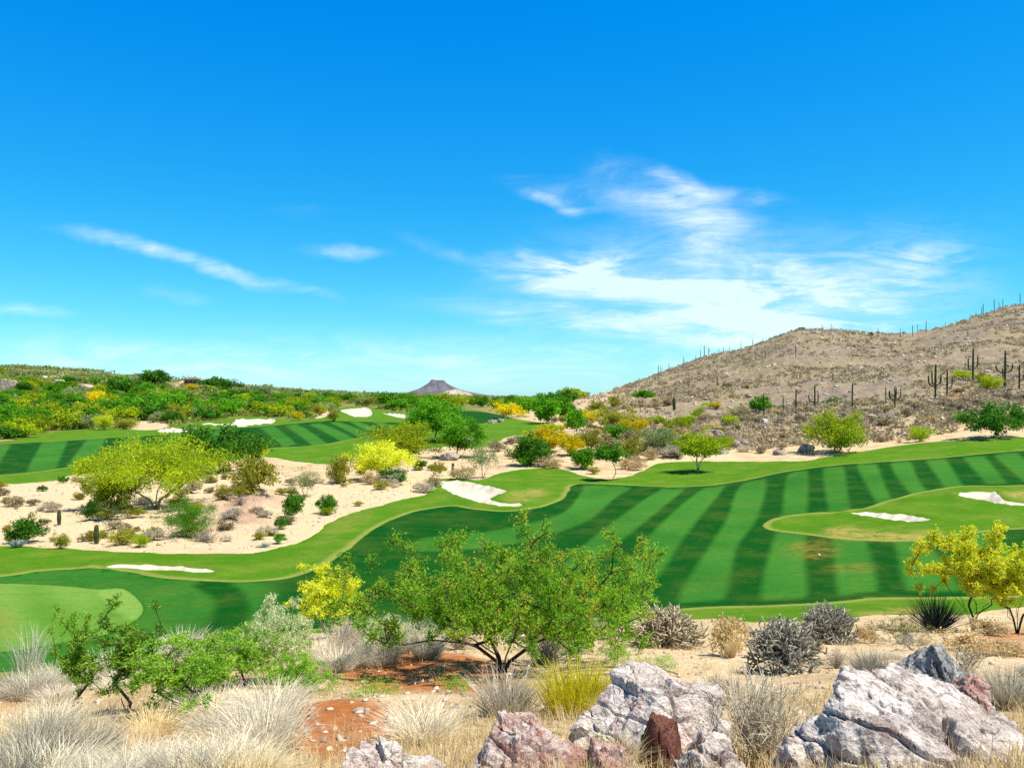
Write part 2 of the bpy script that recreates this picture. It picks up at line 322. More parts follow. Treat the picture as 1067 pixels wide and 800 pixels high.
MASKS = {'lm': 3, 'dry': 4, 'sdf': 11, 'red': 6, 'pale': 7, 'hill': 8, 'brown': 9, 'wood': 13 + len(sd_b)}
def ground_piece(name, tris, mat):
    ids, inv = np.unique(tris, return_inverse=True); v = A[ids]
    me = mesh_np(name, v[:, :3], inv.reshape(-1, 3), mat, True, mask={k: v[:, i] for k, i in MASKS.items()})
    return tag(link(name, me), kind='structure')
rest = TR
for k in range(len(sd_b)):
    t, rest = clip(rest, 13 + k); ground_piece('sand_bunker', t, M_sand)
t, rest = clip(rest, 12); ground_piece('putting_green', t, M_green)
t, rest = clip(rest, 11); ground_piece('fairway', t, M_fair)
t, rest = clip(rest, 10); ground_piece('rough_grass', t, M_rough)
ground_piece('desert_ground', rest, M_des)

# ------------------------------------------------------------------ plant materials
def leaf_mat(name, c1, c2, trans=.35, c3=None):
    m, g, b = new_mat(name, .6, .12); t = attr(g, 'tint').outputs['Fac']
    rnd = g.n('ShaderNodeObjectInfo').outputs['Random']
    c = g.mix(t, c1, c2)
    if c3: c = g.mix(g.ramp(t, .82, .95), c, c3)
    c = g.mix(1.0, c, g.ramp(rnd, 0, 1, .8, 1.2), 'MULTIPLY')
    tr = g.n('ShaderNodeBsdfTranslucent'); g.put(tr.inputs[0], c); mx = g.n('ShaderNodeMixShader'); mx.inputs[0].default_value = trans
    g.put(b.inputs['Base Color'], c); g.nt.links.new(b.outputs[0], mx.inputs[1]); g.nt.links.new(tr.outputs[0], mx.inputs[2])
    g.nt.links.new(mx.outputs[0], g.nt.nodes['Material Output'].inputs[0]); return m
def bark_mat(name, c1, c2, sc=14):
    m, g, b = new_mat(name, .9, .1); co = obj_co(g)
    g.put(b.inputs['Base Color'], g.mix(g.ramp(g.noise(co, sc, 4), .3, .7), c1, c2)); g.put(b.inputs['Normal'], g.bump(g.noise(co, sc * 3, 3), .4, .02)); return m
L_yel = leaf_mat('yellow_blossom', (.78, .80, .02), (.92, .96, .10), .58, (.56, .70, .06))
L_gold = leaf_mat('golden_blossom', (.76, .60, .008), (.88, .80, .015), .5, (.42, .42, .04))
L_lime = leaf_mat('lime_leaf', (.22, .34, .010), (.52, .62, .02), .45)
L_grn = leaf_mat('green_leaf', (.055, .23, .008), (.20, .48, .018), .45)
L_drk = leaf_mat('dark_leaf', (.030, .125, .008), (.110, .31, .020), .38)
L_gry = leaf_mat('greygreen_leaf', (.19, .26, .09), (.44, .52, .22), .45)
L_olv = leaf_mat('olive_leaf', (.20, .21, .022), (.46, .46, .055), .4)
L_tan = leaf_mat('tan_leaf', (.46, .34, .16), (.76, .62, .36), .35)
L_pal = leaf_mat('pale_leaf', (.46, .41, .30), (.76, .70, .55), .35)
L_scr = leaf_mat('scrub_leaf', (.22, .185, .11), (.44, .37, .23), .3)
L_mesq = leaf_mat('mesquite_leaf', (.16, .48, .016), (.56, .88, .07), .6, (.72, .72, .08))
L_creo = leaf_mat('creosote_leaf', (.14, .38, .02), (.48, .74, .09), .55)
G_white = leaf_mat('dry_white_grass', (.48, .43, .32), (.92, .86, .70), .38)
G_tan = leaf_mat('dry_tan_grass', (.56, .42, .20), (.86, .72, .42), .35)
G_grey = leaf_mat('dry_grey_grass', (.25, .23, .17), (.60, .56, .45), .3)
G_yel = leaf_mat('yellow_green_grass', (.42, .40, .010), (.78, .70, .035), .45)
M_bark = bark_mat('dark_bark', (.035, .026, .02), (.10, .078, .06)); M_bgrn = bark_mat('green_bark', (.13, .15, .05), (.26, .26, .11)); M_pbark = bark_mat('pale_bark', (.26, .25, .19), (.45, .42, .34))
M_twig = bark_mat('grey_twig', (.17, .15, .13), (.42, .38, .33)); M_sag = bark_mat('cactus_skin', (.030, .045, .016), (.085, .10, .045), 3)

# ------------------------------------------------------------------ plant generators (unit height, crown half width given)
def tubes(a, b, ra, rb, n=5):
    d = b - a; L = np.linalg.norm(d, axis=1, keepdims=True); d = d / np.maximum(L, 1e-9)
    h = np.where(np.abs(d[:, 2:]) > .9, [[1, 0, 0]], [[0, 0, 1]]); x = np.cross(d, h); x /= np.linalg.norm(x, axis=1, keepdims=True); y = np.cross(d, x)
    an = np.arange(n) * 2 * math.pi / n; ring = x[:, None] * np.cos(an)[None, :, None] + y[:, None] * np.sin(an)[None, :, None]
    V = np.concatenate([a[:, None] + ring * ra[:, None, None], b[:, None] + ring * rb[:, None, None]], 1)
    i = np.arange(n); q = np.stack([i, (i + 1) % n, (i + 1) % n + n, i + n], 1)
    return V.reshape(-1, 3), (np.arange(len(a))[:, None, None] * 2 * n + q[None]).reshape(-1, 4)
def leaves(c, size, rs, asp=.5, up=.3):
    n = len(c); d = rs.normal(size=(n, 3)); d[:, 2] += up; d /= np.linalg.norm(d, axis=1, keepdims=True)
    e = np.cross(d, rs.normal(size=(n, 3))); e /= np.linalg.norm(e, axis=1, keepdims=True)
    s = (size * rs.uniform(.6, 1.35, n))[:, None]
    V = np.stack([c - d * s, c + e * s * asp, c + d * s, c - e * s * asp], 1).reshape(-1, 3)
    return V, np.arange(4 * n).reshape(n, 4)
def grow(base_nodes, targets, rs, seg=.12, jit=.25, tip=.0035, pw=2.3):
    pos = [np.array(p, float) for p, _ in base_nodes]; par = [q for _, q in base_nodes]
    order = np.argsort(np.linalg.norm(targets * [1, 1, .8], axis=1)); ends = []
    for k in order:
        t = targets[k]; pa = np.array(pos); dv = t - pa; dist = np.linalg.norm(dv, axis=1)
        cost = dist + .35 * np.maximum(0, -dv[:, 2]) + .12 * np.linalg.norm(pa, axis=1) * 0
        j = int(np.argmin(cost)); n = max(1, int(dist[j] / seg)); p0 = pos[j]; prev = j
        for q in range(1, n + 1):
            f = q / n; p = p0 + (t - p0) * f; p = p + np.array([0, 0, -.10 * dist[j] * math.sin(math.pi * f)])
            if q < n: p = p + rs.normal(size=3) * jit * seg
            pos.append(p); par.append(prev); prev = len(pos) - 1
        ends.append(prev)
    N = len(pos); acc = np.zeros(N); ch = np.bincount([p for p in par if p >= 0], minlength=N); acc[ch == 0] = tip ** pw
    for i in range(N - 1, 0, -1):
        if par[i] >= 0: acc[par[i]] += acc[i]
    r = acc ** (1 / pw); pos = np.array(pos); i = np.array([k for k in range(N) if par[k] >= 0]); p = np.array(par)[i]
    return pos[p], pos[i], np.minimum(r[p], r[i] * 1.5), r[i]
def crown_pts(n, rs, rx, z0, lob=.3, shell=.5, flat=.0, core=1.0):
    d = rs.normal(size=(n, 3)); d /= np.linalg.norm(d, axis=1, keepdims=True)
    ph = rs.rand(6) * 6.3; az = np.arctan2(d[:, 1], d[:, 0])
    l = 1 + lob * (.5 * np.sin(2 * az + ph[0]) + .5 * np.sin(3 * az + ph[1] + 2 * d[:, 2]) + .5 * np.sin(5 * az + ph[2] + 4 * d[:, 2]) * .7)
    rad = rs.uniform(0, 1, n) ** shell; p = d * (rad * l)[:, None]
    h = (1 - z0) / 2; z = p[:, 2]; z = np.where(z < 0, z * (1 - flat), z)
    return np.stack([p[:, 0] * rx, p[:, 1] * rx * core, z0 + h + z * h * .92], 1)
def make_tree(seed, rx=.5, z0=.25, ntr=2, ncl=60, npl=60, rc=.09, ls=.02, lob=.3, shell=.5, flat=.3, asp=.5, tip=.0035, spread=.10, twigs=0, jit=.25, trz=.12, stem=0., stemr=0., rmax=9.):
    rs = np.random.RandomState(seed); T = crown_pts(ncl, rs, rx, z0, lob, shell, flat)
    base = [((0, 0, -.03), -1)]
    for k in range(ntr):
        an = k * 6.283 / ntr + rs.uniform(0, 1.5); base.append(((math.cos(an) * spread, math.sin(an) * spread, trz * rs.uniform(.8, 1.3)), 0))
        if stem:
            for q in (.4, .7, 1.0): base.append((tuple(np.array([math.cos(an) * (spread + stemr * q), math.sin(an) * (spread + stemr * q), trz + (stem - trz) * q ** .8]) + rs.normal(size=3) * .018), len(base) - 1))
    a, b, ra, rb = grow(base, T, rs, tip=tip, jit=jit); ra = np.minimum(ra, rmax); rb = np.minimum(rb, rmax); V, Q = tubes(a, b, ra, rb)
    if twigs:
        ts, te = [], []; lc = []
        for c in T:
            for k in range(twigs):
                dv = rs.normal(size=3); dv[2] = dv[2] * .8 + .35; dv *= rc * rs.uniform(.6, 1.5) / np.linalg.norm(dv); o = c + rs.normal(size=3) * rc * .25
                ts.append(o); te.append(o + dv); m = max(3, npl // twigs); f = rs.uniform(.15, 1.05, m)[:, None]
                lc.append(o + dv * f + rs.normal(size=(m, 3)) * ls * 1.1)
        ts, te = np.array(ts), np.array(te); V2, Q2 = tubes(ts, te, np.full(len(ts), tip * .8), np.full(len(ts), tip * .35), 3 + 1)
        Q2 = Q2 + len(V); V = np.concatenate([V, V2]); Q = np.concatenate([Q, Q2]); C = np.concatenate(lc)
        cl = np.repeat(np.arange(ncl), twigs * max(3, npl // twigs))
    else:
        k = rs.poisson(npl * rs.uniform(.5, 1.4, ncl)); cl = np.repeat(np.arange(ncl), k)
        C = T[cl] + np.clip(rs.normal(size=(len(cl), 3)), -1.9, 1.9) * rc * [1, 1, .75]
    C[:, 2] = np.maximum(C[:, 2], .01); LV, LQ = leaves(C, ls, rs, asp)
    tint = np.clip(.5 + .28 * rs.normal(size=ncl)[cl] * .8 + .22 * rs.normal(size=len(cl)), 0, 1)
    return (V, Q), (LV, LQ, np.repeat(tint, 4))
def tree_proto(name, wood_mat, leaf_m, **kw):
    (V, Q), (LV, LQ, tn) = make_tree(**kw)
    return mesh_np(name + '_wood', V, Q, wood_mat, True), mesh_np(name + '_leaves', LV, LQ, leaf_m, tint=tn)
def make_grass(seed, n=700, rad=.18, spread=.55, w=.006, curl=.5, hmin=.4, seg=4, stiff=1.0):
    rs = np.random.RandomState(seed); an = rs.uniform(0, 6.283, n); rr = rad * np.sqrt(rs.uniform(0, 1, n))
    b0 = np.stack([np.cos(an) * rr, np.sin(an) * rr, np.full(n, -.02)], 1); az = an + rs.normal(size=n) * .7
    til = np.abs(rs.normal(size=n)) * spread * .6 + spread * .5 * rr / rad; L = rs.uniform(hmin, 1.05, n)
    cu = rs.normal(size=n) * .25 + curl; pts = [b0]; ang = til * .5; p = b0
    for k in range(seg):
        dv = np.stack([np.cos(az) * np.sin(ang), np.sin(az) * np.sin(ang), np.cos(ang)], 1); p = p + dv * (L / seg)[:, None]; pts.append(p)
        ang = ang + cu * (k + 1) / seg * stiff; az = az + rs.normal(size=n) * .12
    sa = an + 1.57 + rs.normal(size=n) * .8; sd = np.stack([np.cos(sa), np.sin(sa), np.zeros(n)], 1)
    V = []; 
    for k, q in enumerate(pts):
        ww = w * (1 - .88 * k / seg); V += [q - sd * ww, q + sd * ww]
    V = np.stack(V, 1); m = V.shape[1]; Q = np.concatenate([np.arange(n)[:, None] * m + np.array([[2 * k, 2 * k + 1, 2 * k + 3, 2 * k + 2]]) for k in range(seg)])
    return V.reshape(-1, 3), Q, np.repeat(np.clip(rs.normal(size=n) * .36 + .55, 0, 1), m)
def make_brush(seed, n=70, spread=.9, sub=5, r=.006, rx=.5):
    """bare twiggy shrub: stems fan from the base, each forks into side twigs"""
    rs = np.random.RandomState(seed); A_, B_, ra, rb = [], [], [], []
    for k in range(n):
        an = rs.uniform(0, 6.283); ti = abs(rs.normal()) * spread * .75; d = np.array([math.cos(an) * math.sin(ti), math.sin(an) * math.sin(ti), math.cos(ti)])
        L = rs.uniform(.55, 1.05); p = np.array([math.cos(an), math.sin(an), 0]) * rs.uniform(0, .08); sg = 4; rr = r * rs.uniform(.7, 1.3)
        for q in range(sg):
            d = d + rs.normal(size=3) * .14 + [0, 0, .05]; d /= np.linalg.norm(d); e = p + d * L / sg
            A_.append(p); B_.append(e); ra.append(rr * (1 - .2 * q)); rb.append(rr * (.8 - .2 * q + .06))
            for w_ in range(sub if q else 1):
                d2 = d + rs.normal(size=3) * .65; d2 /= np.linalg.norm(d2); s = p + (e - p) * rs.rand(); l2 = L * rs.uniform(.10, .26)
                A_.append(s); B_.append(s + d2 * l2); ra.append(rr * .5); rb.append(rr * .2)
            p = e
    a, b_ = np.array(A_), np.array(B_); k = np.array([2 * rx * .72, 2 * rx * .72, 1]); a = a * k; b_ = b_ * k; a[:, 2] = np.maximum(a[:, 2], -.01); b_[:, 2] = np.maximum(b_[:, 2], .005)
    V, Q = tubes(a, b_, np.array(ra), np.array(rb), 4); return V, Q, np.repeat(np.clip(rs.normal(size=len(a)) * .25 + .5, 0, 1), 8)

# ------------------------------------------------------------------ prototypes
PR = {}
def proto(kind, variants): PR[kind] = variants
def mk(kind, n, wm, lmat, **kw):
    proto(kind, [tree_proto(kind, wm, lmat, seed=hash_(kind) + 31 * i, **kw) for i in range(n)]); PR[kind + '_rx'] = kw.get('rx', .5)
def hash_(s): return sum((i + 3) * ord(ch) for i, ch in enumerate(s)) % 9999
# mid-distance
mk('yellow_hi', 2, M_bgrn, L_yel, rx=.70, z0=0.1, ntr=4, ncl=110, npl=111, rc=.075, ls=0.0247, lob=.3)
mk('gold', 2, M_bgrn, L_gold, rx=.8, z0=0.06, ntr=4, ncl=70, npl=74, rc=.09, ls=0.0406, lob=.3)
mk('lime_hi', 2, M_bgrn, L_lime, rx=.95, z0=0.16, ntr=4, ncl=190, npl=128, rc=.07, ls=0.0208, lob=.28, asp=.3, stem=0.34, stemr=0.34, spread=0.06)
mk('lime', 3, M_bgrn, L_lime, rx=.75, z0=0.0, ntr=5, ncl=90, npl=94, rc=.085, ls=0.0319, lob=.3, asp=.4, flat=0.0)
mk('limelo', 3, M_bgrn, L_lime, rx=.8, z0=0.02, ntr=4, ncl=45, npl=52, rc=.12, ls=0.0686, lob=.3)
mk('green_hi', 3, M_bark, L_grn, rx=.62, z0=0.1, ntr=3, ncl=120, npl=118, rc=.07, ls=0.0261, lob=.28)
mk('green', 4, M_bark, L_grn, rx=.75, z0=0.03, ntr=3, ncl=48, npl=61, rc=.11, ls=0.0638, lob=.3)
mk('green_fine', 2, M_bark, L_grn, rx=.80, z0=.0, ntr=6, ncl=150, npl=110, rc=.075, ls=.017, lob=.35, asp=.35, flat=0.0)
mk('umbrella', 1, M_bark, L_grn, rx=.72, z0=.48, ntr=4, ncl=50, npl=81, rc=.07, ls=0.0435, lob=.2, stem=0.45, stemr=0.25, spread=0.03)
mk('dark', 3, M_bark, L_drk, rx=.72, z0=.05, ntr=4, ncl=80, npl=87, rc=.085, ls=0.0348, lob=.28, flat=0.0)
mk('darklo', 3, M_bark, L_drk, rx=.75, z0=0.02, ntr=3, ncl=45, npl=59, rc=.11, ls=0.0639, lob=.3)
mk('greygreen', 3, M_bark, L_gry, rx=.78, z0=0.0, ntr=4, ncl=75, npl=74, rc=.09, ls=0.0406, lob=.3, flat=0.0)
mk('olive', 4, M_bark, L_olv, rx=.68, z0=.05, ntr=6, ncl=65, npl=56, rc=.09, ls=0.0406, lob=.35, flat=0.0)
mk('sparse', 2, M_twig, L_gry, rx=.5, z0=.12, ntr=6, ncl=70, npl=33, rc=.07, ls=0.0216, lob=.4)
mk('tan', 3, M_twig, L_tan, rx=.85, z0=.0, ntr=6, ncl=45, npl=67, rc=.12, ls=0.0520, lob=.25)
mk('pale', 3, M_twig, L_pal, rx=.85, z0=.0, ntr=6, ncl=45, npl=67, rc=.12, ls=0.0520, lob=.25)
mk('scrub', 4, M_twig, L_scr, rx=.85, z0=.0, ntr=5, ncl=26, npl=39, rc=.15, ls=0.0910, lob=.25)
mk('rough_tree', 1, M_pbark, L_lime, rx=.66, z0=.40, ntr=9, ncl=110, npl=108, rc=.07, ls=0.0290, lob=.2, spread=0.05, trz=.2, stem=0.42, stemr=0.14, rmax=0.018)
mk('pale_trunk', 1, M_pbark, L_grn, rx=.45, z0=.52, ntr=2, ncl=60, npl=81, rc=.07, ls=0.0362, lob=.3)
# near
mk('mesquite_near', 1, M_bark, L_mesq, rx=1.02, z0=0.1, ntr=7, ncl=360, npl=180, rc=0.066, ls=0.0109, lob=0.34, shell=0.38, flat=.35, asp=.42, tip=.0030, spread=0.05, twigs=10, jit=.4, trz=.10, stem=0.34, stemr=0.42, rmax=0.016)
mk('yellow_near', 2, M_bark, L_yel, rx=0.44, z0=0.22, ntr=7, ncl=150, npl=120, rc=0.05, ls=0.0135, lob=0.55, shell=0.5, asp=.6, tip=.0028, spread=0.04, twigs=7, jit=.35, trz=.14, stem=0.32, stemr=0.14, rmax=0.011)
mk('yellow_mid', 1, M_bgrn, L_yel, rx=.46, z0=0.04, ntr=5, ncl=130, npl=105, rc=.06, ls=0.0150, lob=.5, shell=.6, asp=.5, tip=.003, twigs=6, stem=0.35, stemr=0.15, rmax=0.014)
mk('creosote', 3, M_bark, L_creo, rx=.62, z0=0.02, ntr=6, ncl=150, npl=117, rc=.07, ls=0.0144, lob=.5, shell=.5, asp=.5, tip=.0032, twigs=7, jit=.4)
mk('creosote_tall', 2, M_bark, L_creo, rx=.24, z0=0.05, ntr=3, ncl=80, npl=99, rc=.055, ls=0.0126, lob=.6, shell=.6, asp=.5, tip=.0035, spread=.05, twigs=6, jit=.5)
L_slv = leaf_mat('silver_leaf', (.46, .54, .25), (.82, .88, .54), .55)
mk('silver', 2, M_twig, L_slv, rx=.55, z0=.02, ntr=7, ncl=120, npl=90, rc=.075, ls=.019, lob=.35, asp=.4, tip=.0035, twigs=6)
mk('forb', 2, M_bark, L_creo, rx=.9, z0=.0, ntr=6, ncl=40, npl=40, rc=.12, ls=.04, lob=.4, asp=.35)
mk('olive_near', 2, M_twig, L_olv, rx=.8, z0=.0, ntr=8, ncl=110, npl=48, rc=.085, ls=.016, lob=.4, asp=.35, tip=.005, twigs=6)
mk('pale_near', 2, M_twig, L_pal, rx=.8, z0=.0, ntr=8, ncl=110, npl=48, rc=.085, ls=.014, lob=.35, asp=.3, tip=.005, twigs=6)
def mkg(kind, nv, mat, **kw):
    PR[kind] = []
    for i in range(nv):
        V, Q, t = make_grass(hash_(kind) + i, **kw); PR[kind].append((None, mesh_np(kind, V, Q, mat, tint=t)))
    PR[kind + '_rx'] = .5
mkg('grass_white', 4, G_white, n=950, rad=.26, spread=.7, w=0.0085, curl=.32)
mkg('grass_grey', 3, G_grey, n=850, rad=.24, spread=.75, w=0.0085, curl=.25)
mkg('grass_tan', 3, G_tan, n=750, rad=.22, spread=.6, w=0.009, curl=.3)
mkg('grass_yellow', 2, G_yel, n=1100, rad=.30, spread=.5, w=0.0085, curl=.22)
mkg('grass_wisp', 2, G_white, n=160, rad=.2, spread=.5, w=.006, curl=.3, hmin=.6)
mkg('yucca', 1, leaf_mat('yucca_leaf', (.018, .035, .026), (.075, .105, .08), .1), n=420, rad=.06, spread=1.5, w=.014, curl=.02, hmin=.72, stiff=.5)
mkg('agave', 1, leaf_mat('agave_leaf', (.16, .24, .21), (.33, .43, .38), .1), n=60, rad=.1, spread=1.3, w=.05, curl=.03, hmin=.7, stiff=.5)
M_brush = leaf_mat('brush_twig', (.20, .17, .13), (.50, .45, .36), .0); M_brushp = leaf_mat('brush_pale_twig', (.40, .35, .25), (.72, .66, .52), .0)
PR['brush'] = [(None, mesh_np('brush', *make_brush(5 + i)[:2], M_brush, tint=make_brush(5 + i)[2])) for i in range(2)]
PR['brush_pale'] = [(None, mesh_np('brush_pale', *make_brush(25 + i, n=110, sub=7)[:2], M_brushp, tint=make_brush(25 + i, n=110, sub=7)[2])) for i in range(2)]
PR['brush_rx'] = PR['brush_pale_rx'] = .5

PARTN = {'tree': ('trunk', 'crown'), 'shrub': ('stems', 'foliage')}
cnt = {}
def plant(kind, name, px, py, w, h, label, cat='tree', group=None, ymax=8000., pos=None, rot=None, style=None):
    """stands a plant on the ground where the photo shows its foot; w, h = its spread and height at that distance, in photo pixels"""
    p = pos or spot(px, py, ymax); s = p.y / F; vs = PR[kind]; i = cnt.get(kind, 0); cnt[kind] = i + 1
    wood, leaf = vs[i % len(vs)]; sx = w * s / (2 * PR[kind + '_rx']); sz = h * s; rz = i * 2.4 if rot is None else rot
    if wood is None:
        o = link(name, leaf, None, p); o.scale = (sx, sx, sz); o.rotation_euler.z = rz
    else:
        o = link(name, None, None, p); o.scale = (sx, sx, sz); o.rotation_euler.z = rz; o.empty_display_size = .2
        a, b_ = PARTN[style or ('tree' if cat == 'tree' else 'shrub')]
        link(a, wood, o); link(b_, leaf, o)
    return tag(o, label, cat, group)

